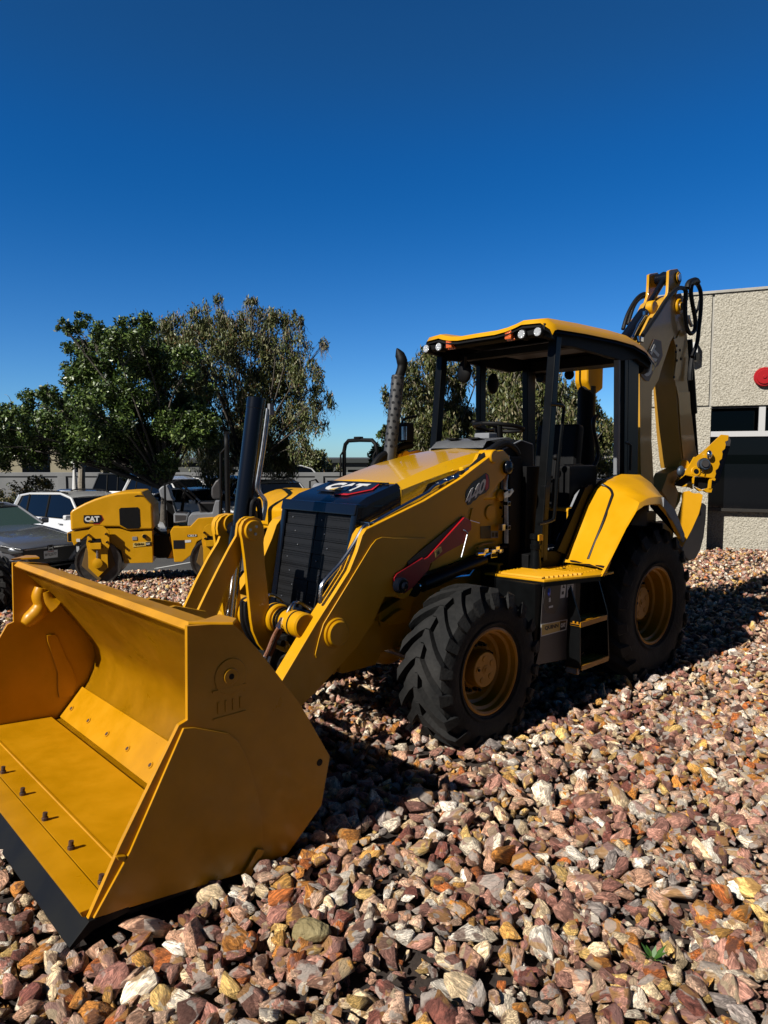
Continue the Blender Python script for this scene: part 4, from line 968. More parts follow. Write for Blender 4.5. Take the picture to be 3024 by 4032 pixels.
scatter(7200,1.6,5.0,near_v,.034,.088,.006); scatter(7500,1.6,5.0,mid_v,.020,.042,-.016)
scatter(11500,4.7,8.4,mid_v,.032,.074,0); scatter(5000,4.7,8.4,far_v,.03,.05,-.025)
scatter(22000,8.2,14.6,far_v,.036,.070,0)
scatter(1200,.3,1.9,far_v,.035,.07,0)
V=np.concatenate(Vs);T=np.concatenate(Ts);Cc=np.concatenate(Cs);S=np.concatenate(Ss)
me=bpy.data.meshes.new('gravel'); me.vertices.add(len(V)); me.vertices.foreach_set('co',V.ravel()); me.loops.add(T.size); me.loops.foreach_set('vertex_index',T.ravel().astype(np.int32))
me.polygons.add(len(T)); me.polygons.foreach_set('loop_start',np.arange(0,T.size,3,dtype=np.int32)); me.update(calc_edges=True)
at=me.attributes.new('tint','FLOAT_COLOR','POINT'); at.data.foreach_set('color',Cc.ravel())
at=me.attributes.new('lpos','FLOAT_VECTOR','POINT'); at.data.foreach_set('vector',S.ravel())
gm=bpy.data.materials.new('broken_stone'); gm.use_nodes=True; nt=gm.node_tree; N=nt.nodes; L=nt.links; pb=N['Principled BSDF']; pb.inputs['Roughness'].default_value=.62; pb.inputs['Specular IOR Level'].default_value=.4
ta=N.new('ShaderNodeAttribute'); ta.attribute_name='tint'; la=N.new('ShaderNodeAttribute'); la.attribute_name='lpos'
mp=N.new('ShaderNodeMapping'); mp.inputs['Scale'].default_value=(.55,1.6,2.6); L.new(la.outputs['Vector'],mp.inputs['Vector'])
n1=N.new('ShaderNodeTexNoise'); n1.inputs['Scale'].default_value=2.8; n1.inputs['Detail'].default_value=7; n1.inputs['Roughness'].default_value=.68; n1.inputs['Distortion'].default_value=1.3; L.new(mp.outputs['Vector'],n1.inputs['Vector'])
r1=N.new('ShaderNodeValToRGB'); L.new(n1.outputs['Fac'],r1.inputs['Fac']); e=r1.color_ramp.elements; e[0].position=.30; e[0].color=(.20,.14,.11,1); e[1].position=.64; e[1].color=(2.1,2.0,1.88,1)
e_=r1.color_ramp.elements.new(.5); e_.color=(1,.97,.94,1)
mx=N.new('ShaderNodeMix'); mx.data_type='RGBA'; mx.blend_type='MULTIPLY'; mx.inputs['Factor'].default_value=1; L.new(ta.outputs['Color'],mx.inputs['A']); L.new(r1.outputs['Color'],mx.inputs['B'])
n2=N.new('ShaderNodeTexNoise'); n2.inputs['Scale'].default_value=.9; n2.inputs['Detail'].default_value=3; L.new(la.outputs['Vector'],n2.inputs['Vector'])
r2=N.new('ShaderNodeValToRGB'); L.new(n2.outputs['Fac'],r2.inputs['Fac']); r2.color_ramp.elements[0].position=.50; r2.color_ramp.elements[0].color=(0,0,0,1); r2.color_ramp.elements[1].position=.55; r2.color_ramp.elements[1].color=(.8,.8,.8,1)
n3=N.new('ShaderNodeTexNoise'); n3.inputs['Scale'].default_value=.35; L.new(la.outputs['Vector'],n3.inputs['Vector'])
r3=N.new('ShaderNodeValToRGB'); L.new(n3.outputs['Fac'],r3.inputs['Fac']); r3.color_ramp.interpolation='CONSTANT'
cols=[(0,(.16,.07,.05)),(.42,(.62,.55,.48)),(.5,(.50,.26,.08)),(.56,(.38,.20,.17)),(.63,(.60,.47,.30))]
cols=[(p_,tuple(c*KA for c in q_)) for p_,q_ in cols]
r3.color_ramp.elements[0].color=(*cols[0][1],1); r3.color_ramp.elements[1].position=cols[1][0]; r3.color_ramp.elements[1].color=(*cols[1][1],1)
for p_,c_ in cols[2:]: q=r3.color_ramp.elements.new(p_); q.color=(*c_,1)
m2=N.new('ShaderNodeMix'); m2.data_type='RGBA'; L.new(r2.outputs['Color'],m2.inputs['Factor']); L.new(mx.outputs['Result'],m2.inputs['A']); L.new(r3.outputs['Color'],m2.inputs['B'])
L.new(m2.outputs['Result'],pb.inputs['Base Color'])
n4=N.new('ShaderNodeTexNoise'); n4.inputs['Scale'].default_value=4.5; n4.inputs['Detail'].default_value=6; n4.inputs['Roughness'].default_value=.7; L.new(mp.outputs['Vector'],n4.inputs['Vector'])
bp=N.new('ShaderNodeBump'); bp.inputs['Strength'].default_value=1.; bp.inputs['Distance'].default_value=.02; L.new(n4.outputs['Fac'],bp.inputs['Height']); L.new(bp.outputs['Normal'],pb.inputs['Normal'])
me.materials.append(gm); go=bpy.data.objects.new('gravel',me); C.objects.link(go); go['kind']='stuff'; go['label']='broken pink, cream and rust coloured landscape rock covering the ground'
# two things lying in the gravel
w0=Wd(2570,3780,z=.06)
b=MB()
for k in range(9):
    a=k*2.4; l=.05+.012*(k%3); d=Vector((math.cos(a),math.sin(a),.7+.3*(k%2))).normalized(); s_=d.cross(Vector((0,0,1))).normalized()*.009
    b.prism([Vector((0,0,0)),d*l*.5+s_,d*l,d*l*.5-s_],Vector((0,0,.0015)),0)
o=b.build('weed',[mat('weed_green',(.06,.16,.02),.5,var=.2)],smooth=0); o.location=w0; o['label']='tiny green weed sprouting between the rocks in the foreground'; o['category']='plant'
w0=Wd(1225,3665,z=.05)
Vr,Tr=rock_variant(40,2,77); b=MB(); vs=[b.bm.verts.new(Vector(v)*.085) for v in Vr]
for t in Tr: b._f([vs[i] for i in t],0)
o=b.build('rock',[mat('tan_stone',(.26,.20,.085),.85,col2=(.36,.29,.14),vscale=14,bump=.8,bscale=45)],smooth=60); o.location=w0; o['label']='largest smooth tan rock lying alone in front of the bucket corner'; o['category']='rock'
# ================================================================ BUILDING ON THE RIGHT
wd=Vector((.917,-.399,0)).normalized(); wn=Vector((-wd.y*-1*-1,0,0)); wn=Vector((-.399,-.917,0)).normalized()
W0=Wd(2802,2184,z=.05); 
def WP(px,py,o_=0.):
    d=ray(px,py); t=((W0+wn*o_)-cam_p).dot(wn)/d.dot(wn); p=cam_p+d*t; return (p-W0).dot(wd),p.z
def wpt(s,z,o_=0.): return W0+wd*s+wn*o_+Vector((0,0,z-W0.z))
agg=bpy.data.materials.new('exposed_aggregate'); agg.use_nodes=True; nt=agg.node_tree; N=nt.nodes; L=nt.links; pb=N['Principled BSDF']; pb.inputs['Roughness'].default_value=.9
tc=N.new('ShaderNodeTexCoord'); vo=N.new('ShaderNodeTexVoronoi'); vo.inputs['Scale'].default_value=26; vo.inputs['Randomness'].default_value=1; L.new(tc.outputs['Object'],vo.inputs['Vector'])
ns=N.new('ShaderNodeTexNoise'); ns.inputs['Scale'].default_value=46; ns.inputs['Detail'].default_value=6; L.new(tc.outputs['Object'],ns.inputs['Vector'])
r=N.new('ShaderNodeValToRGB'); L.new(ns.outputs['Fac'],r.inputs['Fac']); r.color_ramp.elements[0].position=.30; r.color_ramp.elements[0].color=(0.180,0.158,0.122,1); r.color_ramp.elements[1].position=.60; r.color_ramp.elements[1].color=(0.432,0.403,0.338,1)
q=r.color_ramp.elements.new(.46); q.color=(0.338,0.313,0.252,1)
L.new(r.outputs['Color'],pb.inputs['Base Color']); ad=N.new('ShaderNodeMath'); ad.operation='ADD'; L.new(ns.outputs['Fac'],ad.inputs[0]); L.new(vo.outputs['Distance'],ad.inputs[1])
bp=N.new('ShaderNodeBump'); bp.inputs['Strength'].default_value=.7; bp.inputs['Distance'].default_value=.018; L.new(ad.outputs[0],bp.inputs['Height']); L.new(bp.outputs['Normal'],pb.inputs['Normal'])
bld=thing('building','pale exposed aggregate concrete building with dark windows behind the backhoe arm','building',W0)
def wbox(mb,s0,s1,z0,z1,o0,o1,m=0,bev=0):
    P=[wpt(s0,z0,o0)-W0,wpt(s1,z0,o0)-W0,wpt(s1,z0,o1)-W0,wpt(s0,z0,o1)-W0]; mb.prism(P,(0,0,z1-z0),m,bev); return mb
sL=WP(2535,1700)[0]; zT=WP(2802,1157)[1]; sJ=WP(2802,1400)[0]; zH=WP(2802,1600)[1]; sW=WP(2794,1800)[0]; zW0=WP(2802,2020)[1]; zBar0=WP(2802,1720)[1]; zBar1=WP(2802,1699)[1]; sM0=WP(2988,1650)[0]; sM1=WP(3014,1650)[0]
sR=9.0; REC=-.62
b=MB()
wbox(b,sL,sJ-.02,zH+.015,zT,0,-.8,0,.01); wbox(b,sJ+.02,sR,zH,zT,0,-.8,0,.01)
wbox(b,sL,sW,-.7,zH-.015,0,-.8,0,.01)
wbox(b,sW+.001,sR,-.7,zW0,REC,-.8,0,.01)
wbox(b,sL,sL+.3,-.7,zT-.01,-.805,-9,0); 
b.build('wall',[agg],bld)
b=MB(); wbox(b,sL-.02,sR,zT,zT+.05,.03,-.83,0,.01); wbox(b,sL+.02,sR,zT-.4,zT-.3,-.81,-9,0); b.build('coping',[conc],bld)
b=MB(); wbox(b,sJ-.02,sJ+.02,zH,zT,-.03,-.1,0); wbox(b,sL,sW-.01,zH-.015,zH+.015,-.03,-.1,0); b.build('joint',[conc],bld)
b=MB(); wbox(b,sW+.002,sR,zBar0,zBar1,-.01,-.10,0,.004); wbox(b,sM0,sM1,zBar1,zH-.03,-.01,-.10,0,.004); wbox(b,sW+.002,sR,zH-.035,zH-.002,-.05,-.12,1,.004)
fr=b.build('window_frame',[mat('white_aluminium',(.62,.62,.62),.4),mat('bronze_frame',(.05,.045,.04),.4,metal=.5)],bld)
b=MB(); wbox(b,sW+.002,sR,zW0+.06,zH+.02,REC+.05,REC+.02,0); b.build('window_pane',[glass],bld)
b=MB(); wbox(b,sW+.002,sR,zW0+.002,zW0+.06,REC+.12,REC,0,.005); b.build('window_sill',[mat('dark_bronze',(.06,.055,.05),.35,metal=.6)],bld)
cb=WP(3010,1485); b=MB()
for r_,o0,o1 in ((.175,.0,.035),(.165,.035,.075),(.13,.075,.10),(.035,.10,.115)):
    b.cyl(wn*o0,wn*o1,r_,0,36,bev=.008)
o=b.build('fire_bell',[mat('red_enamel',(.45,.01,.012),.3,coat=.5)]); o.location=wpt(cb[0],cb[1],0.001); o['label']='round red fire alarm bell on the concrete wall'; o['category']='bell'
cl=WP(2729,1376); b=MB(); b.box((0,0,0),(.16,.18,.22),0,bev=.01,rot=Matrix.Rotation(math.atan2(wd.y,wd.x),3,'Z')); b.box(Vector((0,0,-.16))+wn*.02,(.14,.14,.10),1,bev=.005)
o=b.build('wall_light',[wht,blm]); o.location=wpt(cl[0],cl[1],.08); o['label']='small white wall light box beside the looping hoses'; o['category']='light'
# ================================================================ COMPACTORS
zl5=lambda a,b_:((a-1120)/420.,(890-b_)/420.)
def zpr(mb,pts,y0,y1,m=0,bev=0.,seg=2):
    return mb.prism([Vector((*[zl5(a,c_)[0]],y0,zl5(a,c_)[1])) for a,c_ in pts],(0,y1-y0,0),m,bev,seg)
def make_roller():
    t=thing('road_roller','yellow tandem drum roller with its side to the camera, parked left of the loader arms','road roller',group='yellow road rollers')
    hw=.56
    for cx_ in (-.964,.976):
        dm=bpy.data.objects.new('drum',None); C.objects.link(dm); dm.parent=t; dm.location=(cx_,0,.393)
        b=MB(); b.lathe([(-.60,.355),(-.60,.39),(.60,.39),(.60,.355)],axis=1,n=64); b.lathe([(-.58,.36),(-.56,.02)],axis=1,n=48); b.lathe([(.58,.36),(.56,.02)],axis=1,n=48); b.build('drum_shell',[drumm],dm,smooth=40)
        for s_ in (-1,1):
            b=MB(); b.prism([Vector((x,s_*.575,z)) for x,z in ((0,-.33),(.28,-.05),(.20,.26),(-.20,.26),(-.28,-.05))],(0,s_*.02,0),0,bev=.01)
            b.lathe([(s_*.59,.15),(s_*.61,.15),(s_*.61,.12),(s_*.66,.085),(s_*.70,.085),(s_*.71,.04),(s_*.71,.001)],axis=1,m=1,n=28); b.build('drum_hub',[mat('hub_ochre',(.16,.09,.02),.6),yel],dm)
        for s_ in (-1,1):
            b=MB(); o_=lambda pts:[(a+(cx_+.964)*420,c_) for a,c_ in pts]
            zpr(b,o_([(650,640),(640,580),(660,480),(690,455),(760,455),(800,490),(800,600),(785,640),(785,760),(715,830),(650,760)]),s_*.62,s_*.66,0,.006)
            zpr(b,o_([(668,575),(745,575),(745,620),(668,620)]),s_*.66,s_*.72,0,.006)
            for a,c_ in ((660,515),(780,510),(665,560),(785,570)):
                x,z=zl5(*o_([(a,c_)])[0]); b.cyl((x,s_*.66,z),(x,s_*.72,z),.022,1,8,bev=.003)
            zpr(b,o_([(680,545),(740,545),(745,575),(675,575)]),s_*.66,s_*.665,1)
            b.tube([(zl5(*o_([(715,620)])[0])[0],s_*.67,.62),(zl5(*o_([(715,700)])[0])[0],s_*.67,.46)],.02,2,8)
            b.build('drum_support',[yel,blm,steel],t)
    b=MB(); zpr(b,[(528,355),(545,335),(575,318),(630,288),(700,258),(770,235),(850,216),(940,208),(1030,207),(1052,245),(1075,275),(1102,305),(1106,492),(1000,492),(930,496),(900,486),(865,470),(700,466),(528,488)],-hw,hw,0,.045,4); hd=b.build('engine_hood',[yel],t,smooth=50)
    for s_ in (-1,1):
        b=MB(); zpr(b,[(868,335),(880,325),(1000,322),(1012,335),(1015,465),(1000,480),(920,480),(870,450)],s_*hw,s_*(hw+.006),0,.003); zpr(b,[(975,240),(1000,232),(1035,235),(1040,243),(985,245)],s_*(hw-.01),s_*(hw+.003),0); b.build('side_window',[blm],hd)
        x,z=zl5(688,405)
        b=MB(); emblem(b,(x,s_*(hw+.002),z),(-s_,0,0),(0,0,1),.30); b.build('emblem',EM,hd)
    b=MB(); zpr(b,[(530,492),(700,472),(860,476),(900,492),(930,502),(1095,498),(1095,742),(890,742),(870,640),(640,520),(545,600),(530,560)],-hw+.03,hw-.03,0,.012)
    zpr(b,[(495,505),(530,505),(530,575),(495,575)],-.45,.45,1,.01)
    for s_ in (-1,1):
        zpr(b,[(957,590),(1085,580),(1085,610),(957,621)],s_*(hw-.029),s_*(hw-.022),3); zpr(b,[(1048,586),(1082,583),(1082,609),(1048,612)],s_*(hw-.021),s_*(hw-.018),1)
        x,z=zl5(1000,600); b.text('QUINN',(x,s_*(hw-.017),z),(-s_,0,0),(0,0,1),.045,1,bold=.03,width=.16); x,z=zl5(1065,598); b.text('CAT',(x,s_*(hw-.012),z),(-s_,0,0),(0,0,1),.035,2,bold=.04,width=.065)
        x,z=zl5(1040,540); b.cyl((x,s_*(hw-.03),z),(x,s_*(hw+.01),z),.04,1,18,bev=.004); x,z=zl5(970,555); b.box((x,s_*(hw-.025),z),(.08,.01,.06),4)
        x,z=zl5(577,560); b.box((x,s_*(hw-.02),z),(.06,.02,.05),2); x,z=zl5(580,588); b.cyl((x,s_*(hw-.04),z),(x,s_*(hw+.0),z),.035,1,14)
    b.build('engine_frame',[yel,blm,wht,trib,gry],t)
    b=MB(); zpr(b,[(1095,545),(1200,545),(1230,650),(1200,720),(1130,720),(1095,700)],-.35,.35,0,.01); zpr(b,[(1190,500),(1245,500),(1240,730),(1185,730)],-.28,.28,1,.01); b.tube([(-.1,-.3,1.0),(.15,-.32,.8),(.3,-.3,.9)],.03,0,8,smooth=3); b.build('articulation_joint',[blm,yel],t)
    b=MB(); zpr(b,[(1225,512),(1245,476),(1372,474),(1430,412),(1545,405),(1580,440),(1660,440),(1760,480),(1830,500),(1830,600),(1640,560),(1480,560),(1420,590),(1375,690),(1310,742),(1250,742),(1240,640)],-hw,hw,0,.02)
    for s_ in (-1,1):
        zpr(b,[(1247,575),(1330,575),(1330,640),(1247,640)],s_*hw,s_*(hw+.004),1); zpr(b,[(1330,577),(1375,575),(1375,592),(1332,596)],s_*hw,s_*(hw+.004),2)
        x,z=zl5(1385,543); b.box((x,s_*hw,z),(.18,.008,.05),1,bev=.004); b.text('CB2.9',(x,s_*(hw+.005),z),(-s_,0,0),(0,0,1),.035,2,bold=.03,width=.15)
    b.build('rear_body',[yel,blkd,wht],t)
    b=MB(); zpr(b,[(1250,375),(1330,378),(1360,385),(1350,440),(1250,450)],-.5,.5,1,.03); zpr(b,[(1350,470),(1360,400),(1380,383),(1535,378),(1545,330),(1560,285),(1590,285),(1585,410),(1440,418),(1385,472)],-.52,.52,0,.02); b.build('operator_platform',[gry,dgr],t)
    b=MB(); zpr(b,[(1525,250),(1530,190),(1560,140),(1590,120),(1610,250),(1600,280),(1540,280)],-.26,.26,0,.04,3); zpr(b,[(1420,300),(1560,300),(1590,385),(1440,385)],-.25,.25,1,.03); b.build('seat',[dgr,blm],t)
    b=MB(); zpr(b,[(1135,200),(1160,175),(1200,165),(1215,200),(1230,260),(1250,290),(1200,290),(1150,260)],-.22,.22,0,.03,3); zpr(b,[(1185,260),(1230,270),(1260,380),(1240,500),(1190,500),(1180,300)],-.16,.16,1,.02)
    w_=Vector((zl5(1320,230)[0],0,zl5(1320,230)[1])); b.tube([w_+Vector((.10*math.cos(a)*.4,.19*math.sin(a),.10*math.cos(a))) for a in np.linspace(0,2*PI,25)],.014,1,8); b.tube([w_,(zl5(1290,420)[0],0,zl5(1290,420)[1])],.03,1,10)
    b.build('control_console',[gry,blm],t)
    b=MB()
    x0=zl5(1650,0)[0]; b.tube([(x0,-.5,.75),(x0,-.5,1.6),(x0,-.5,2.40),(x0,-.46,2.54),(x0,-.36,2.62),(x0,0,2.63),(x0,.36,2.62),(x0,.46,2.54),(x0,.5,2.40),(x0,.5,1.6),(x0,.5,.75)],.045,0,10)
    b.box((x0,.05,2.68),(.12,.18,.05),0,bev=.01)
    for yy in (-.5,.5): b.tube([(x0-.13,yy,1.1),(x0-.11,yy,2.3),(x0-.02,yy,2.4)],.02,0,8)
    b.tube([(zl5(1190,0)[0],-.42,1.1),(zl5(1190,0)[0],-.42,1.75),(zl5(1260,0)[0],-.42,1.78),(zl5(1400,0)[0],-.42,1.45)],.02,0,8)
    b.tube([(zl5(1190,0)[0],.42,1.1),(zl5(1190,0)[0],.42,1.75),(zl5(1260,0)[0],.42,1.78),(zl5(1400,0)[0],.42,1.45)],.02,0,8)
    b.build('roll_bar',[blm],t)
    return t
rl=make_roller()
def place_roller(t,px,y,rz,zoff=0):
    # put the first drum under the given bearing
    x=(px-CX)/F*y; c_=Vector((-.964,0,0)); c_.rotate(Matrix.Rotation(rz,3,'Z')); X=x-c_.x; Y=y-c_.y
    t.location=(X,Y,gz_(x,y)+zoff+.01); t.rotation_euler=(0,0,rz)
place_roller(rl,402,12.9,R(12),-.0)
rl2=copy_tree(rl); rl2['label']='yellow road roller mostly hidden behind the black grille, only its hood and roll bar showing'
rl2.location=(-2.32+.947,13.6+1.037,-.40); rl2.rotation_euler=(0,0,R(47.5))
# wheel of a machine outside the frame
t=thing('machine_wheel','black rubber tyre cut off by the left edge beside the bucket','wheel',Wd(-42,2322,y=8.9)-Vector((0,0,.01)),R(-12))
t.location.z=gz_(t.location.x,8.9)+.36
make_tyre(.37,.26,.20,14,'tyre',t); rim_mesh(.20,.26,t,.08,.05,.02)
for ch in t.children: ch.rotation_euler=(0,0,PI)
# ================================================================ CARS
def make_car(kind,paint,name,label,cat,loc,rz,plate=False,group=None):
    t=thing(name,label,cat,loc,rz,group)
    if kind=='sedan': Lh,Wh,H=2.44,.93,1.45; top=[(2.40,.48,.60),(2.30,.42,.78),(1.9,.40,.90),(1.0,.40,1.0),(.7,.45,1.03)]; roofp=[(.85,1.01),(.15,1.38),(-.35,1.45),(-.9,1.43),(-1.75,1.14)]
    elif kind=='suv': Lh,Wh,H=2.40,.96,1.76; top=[(2.38,.55,.80),(2.28,.5,1.02),(1.8,.45,1.10),(1.1,.45,1.16)]; roofp=[(1.05,1.16),(.42,1.66),(-.1,1.76),(-1.6,1.72),(-2.05,1.66),(-2.28,1.14)]
    elif kind=='van': Lh,Wh,H=2.6,.98,2.1; roofp=[(1.9,1.15),(1.2,1.95),(.7,2.1),(-2.3,2.1),(-2.55,1.2)]
    else: Lh,Wh,H=2.8,.98,1.85; roofp=[(1.05,1.18),(.45,1.78),(.1,1.85),(-.85,1.84),(-1.05,1.2)]
    bel={'sedan':1.0,'suv':1.14,'van':1.15,'truck':1.18}[kind]; nose_={'sedan':.72,'suv':.98,'van':1.0,'truck':1.05}[kind]
    # body: stacked cross sections along the length
    st=[]
    prof={'sedan':[(-2.44,.45,.88,.70),(-2.36,.28,1.02,.84),(-2.0,.22,1.08,.91),(-1.2,.20,1.05,.93),(0,.20,1.02,.93),(.85,.20,1.0,.93),(1.5,.22,.94,.92),(2.0,.22,.86,.89),(2.30,.24,.77,.80),(2.43,.30,.68,.64),(2.46,.36,.60,.50)],
          'suv':[(-2.40,.45,1.08,.80),(-2.34,.32,1.16,.90),(-1.9,.26,1.17,.95),(-1.0,.25,1.16,.96),(.3,.25,1.15,.96),(1.1,.25,1.14,.96),(1.7,.27,1.10,.95),(2.15,.30,1.04,.90),(2.34,.32,.96,.80),(2.40,.42,.84,.70)],
          'van':[(-2.60,.4,1.15,.9),(-2.5,.3,1.18,.98),(0,.28,1.18,.98),(1.6,.28,1.15,.98),(2.3,.3,1.05,.92),(2.6,.38,.85,.78)],
          'truck':[(-2.8,.5,1.15,.93),(-2.7,.42,1.18,.97),(-1.0,.35,1.18,.98),(.9,.35,1.18,.98),(1.9,.35,1.14,.97),(2.5,.36,1.08,.92),(2.75,.42,.98,.85)]}[kind]
    prof[:]=[p for p in prof]
    b=MB(); rs=[]
    for x,z0,z1_,w_ in prof:
        zm=z0+(z1_-z0)*.55
        rs.append([Vector((x,-w_*.93,z0)),Vector((x,-w_,zm-.05)),Vector((x,-w_*.985,zm+.12)),Vector((x,-w_*.90,z1_-.035)),Vector((x,-w_*.55,z1_+.015)),Vector((x,0,z1_+.03)),Vector((x,w_*.55,z1_+.015)),Vector((x,w_*.90,z1_-.035)),Vector((x,w_*.985,zm+.12)),Vector((x,w_,zm-.05)),Vector((x,w_*.93,z0))])
    b.rings(rs,0,cap=True)
    # wheel arches
    wx={'sedan':(1.45,-1.38),'suv':(1.48,-1.44),'van':(1.7,-1.5),'truck':(1.75,-1.75)}[kind]; wr=.34 if kind=='sedan' else .38
    for x in wx:
        for s_ in (1,-1): b.cyl((x,s_*(Wh-.12),wr),(x,s_*(Wh+.006),wr),wr+.055,1,32)
    body=b.build('body',[paint,blm],t,smooth=40)
    b=MB(); W1=Wh*.90; W2=Wh*.70
    xs_=[p[0] for p in roofp]; 
    lo=[Vector((roofp[0][0],0,roofp[0][1])),Vector((roofp[-1][0],0,roofp[-1][1]))]
    # glasshouse in dark glass, roof skin and pillars in paint
    def pt(p,s_,in_=1.): f=(p[1]-bel)/(H-bel); return Vector((p[0],s_*(W1+(W2-W1)*max(0,f))*in_,p[1]))
    n_=len(roofp)
    rs=[[pt(p,-1),pt(p,1)] for p in roofp]
    vsl=[[b.bm.verts.new(q) for q in r_] for r_ in rs]
    for i in range(n_-1): b._f([vsl[i][0],vsl[i][1],vsl[i+1][1],vsl[i+1][0]],0)
    b._f([v_[0] for v_ in vsl],0); b._f([v_[1] for v_ in vsl][::-1],0); bmesh.ops.recalc_face_normals(b.bm,faces=b.bm.faces[:])
    b.build('window',[glassg if plate else glass],t,smooth=0)
    b=MB()
    ri=[i for i,p in enumerate(roofp) if p[1]>bel+.55*(H-bel)]
    g=[[pt(roofp[i],s_)+Vector((0,0,.012+(.02 if abs(s_)<.6 else 0))) for s_ in (-1.02,-.5,0,.5,1.02)] for i in ri]; b.sheet(g,0,thick=.03)
    for s_ in (-1,1):
        for i,j in ((0,1),(n_-2,n_-1)):
            b.tube([pt(roofp[i],s_*1.005),pt(roofp[j],s_*1.005)],.035 if kind!='suv' or i==0 else .07,0,6)
        b.tube([pt(roofp[i],s_*1.01) for i in ri],.03,0,6)
        for f in ((.52,.30) if kind=='truck' else (.52,.22)):
            xx=roofp[0][0]*f+roofp[-1][0]*(1-f); b.tube([(xx,s_*W1*1.005,bel),(xx-.05,s_*(W2+.02),H-.05)],.028,1 if kind!='suv' else 1,6)
        b.box((roofp[0][0]-.25,s_*(Wh+.09),bel+.06),(.14,.2,.13),0,bev=.04,seg=3)
        for xx in (.25,-.75): b.box((xx,s_*(Wh*.975),bel-.14),(.17,.03,.025),1 if kind=='suv' else 0,bev=.006)
        if kind=='suv': b.tube([(.1,s_*W2*.9,H+.02),(-.3,s_*W2*.92,H+.055),(-1.4,s_*W2*.92,H+.04),(-1.75,s_*W2*.9,H-.01)],.02,1,6)
    b.build('roof',[paint,blm],t,smooth=40)
    for x in wx:
        for s_ in (1,-1):
            b=MB(); b.lathe([(s_*(Wh-.22),wr-.11),(s_*(Wh-.22),wr-.02),(s_*(Wh-.19),wr),(s_*(Wh-.04),wr),(s_*(Wh-.005),wr-.02),(s_*(Wh-.003),wr-.11),(s_*(Wh-.03),wr-.12)],axis=1,n=36)
            for k in range(5):
                a=2*PI*k/5; b.prism([Vector((.03*math.cos(a+1.57),s_*(Wh-.03),.03*math.sin(a+1.57))),Vector((-.03*math.cos(a+1.57),s_*(Wh-.03),-.03*math.sin(a+1.57))),Vector(((wr-.11)*math.cos(a-.12),s_*(Wh-.02),(wr-.11)*math.sin(a-.12))),Vector(((wr-.11)*math.cos(a+.12),s_*(Wh-.02),(wr-.11)*math.sin(a+.12)))],(0,-s_*.02,0),1)
            o=b.build('wheel',[rub,rimm],t); o.location=(x,0,wr)
    xf=prof[-1][0]; zf_=prof[-2][2]
    b=MB()
    if kind=='sedan':
        b.prism([Vector((2.40,y,z)) for y,z in ((-.60,.66),(.60,.66),(.62,.58),(.42,.34),(-.42,.34),(-.62,.58))],(.075,0,0),0,bev=.02)
        b.prism([Vector((2.39,y,z)) for y,z in ((-.64,.67),(.64,.67),(.55,.625),(-.55,.625))],(.095,0,0),1,bev=.01)
        for s_ in (1,-1): b.prism([Vector((2.27,s_*y,z)) for y,z in ((.60,.42),(.82,.44),(.78,.30),(.52,.27))],(.09,0,0),0,bev=.02)
        b.prism([Vector((2.25,y,z)) for y,z in ((-.85,.26),(.85,.26),(.80,.22),(-.80,.22))],(.22,0,0),0,bev=.01)
        e=Vector((2.488,0,.635)); b.box(e+Vector((0,-.045,0)),(.01,.016,.10),2,bev=.003); b.box(e+Vector((0,.045,0)),(.01,.016,.10),2,bev=.003); b.box(e,(.008,.085,.016),2)
        b.prism([e+Vector((-.004,y,z)) for y,z in rrect(0,0,.15,.13,.03)],(.004,0,0),0)
        b.box((2.485,0,.50),(.012,.32,.17),3,bev=.004); b.text('8YLJ577',(2.493,0,.49),(0,1,0),(0,0,1),.07,0,bold=.01,width=.26); b.text('CALIFORNIA',(2.493,0,.56),(0,1,0),(0,0,1),.022,4,bold=.01,width=.15)
    elif kind=='suv':
        b.prism([Vector((2.36,y,z)) for y,z in ((-.5,.93),(.5,.93),(.46,.75),(-.46,.75))],(.05,0,0),1,bev=.01)
        for k in range(7): b.box((2.415,-.39+.13*k,.84),(.01,.085,.14),0,bev=.01)
        b.prism([Vector((2.34,y,z)) for y,z in ((-.7,.62),(.7,.62),(.6,.40),(-.6,.40))],(.07,0,0),0,bev=.01)
    else:
        b.prism([Vector((xf-.03,y,z)) for y,z in ((-.6,zf_-.1),(.6,zf_-.1),(.55,.55),(-.55,.55))],(.05,0,0),0,bev=.01)
    b.build('grille',[blkd,chrome,chrome,wht,redd],t)
    for s_ in (1,-1):
        b=MB()
        if kind=='sedan': b.prism([Vector((2.06,s_*.915,.78)),Vector((2.42,s_*.60,.685)),Vector((2.47,s_*.58,.60)),Vector((2.36,s_*.78,.585)),Vector((2.10,s_*.915,.66))],(.012,s_*.012,0),0,bev=.003); b.tube([Vector((2.15,s_*.90,.75)),Vector((2.44,s_*.62,.66))],.012,1,6)
        else: b.prism([Vector((xf-.06,s_*.55,zf_-.08)),Vector((xf-.22,s_*.84,zf_-.06)),Vector((xf-.22,s_*.86,zf_-.2)),Vector((xf-.06,s_*.55,zf_-.2))],(.05,s_*.015,0),1,bev=.004)
        b.build('headlight',[blkd,lens],t)
    return t
LZ=-.70
def carpos(px,y): return ((px-CX)/F*y,y,LZ)
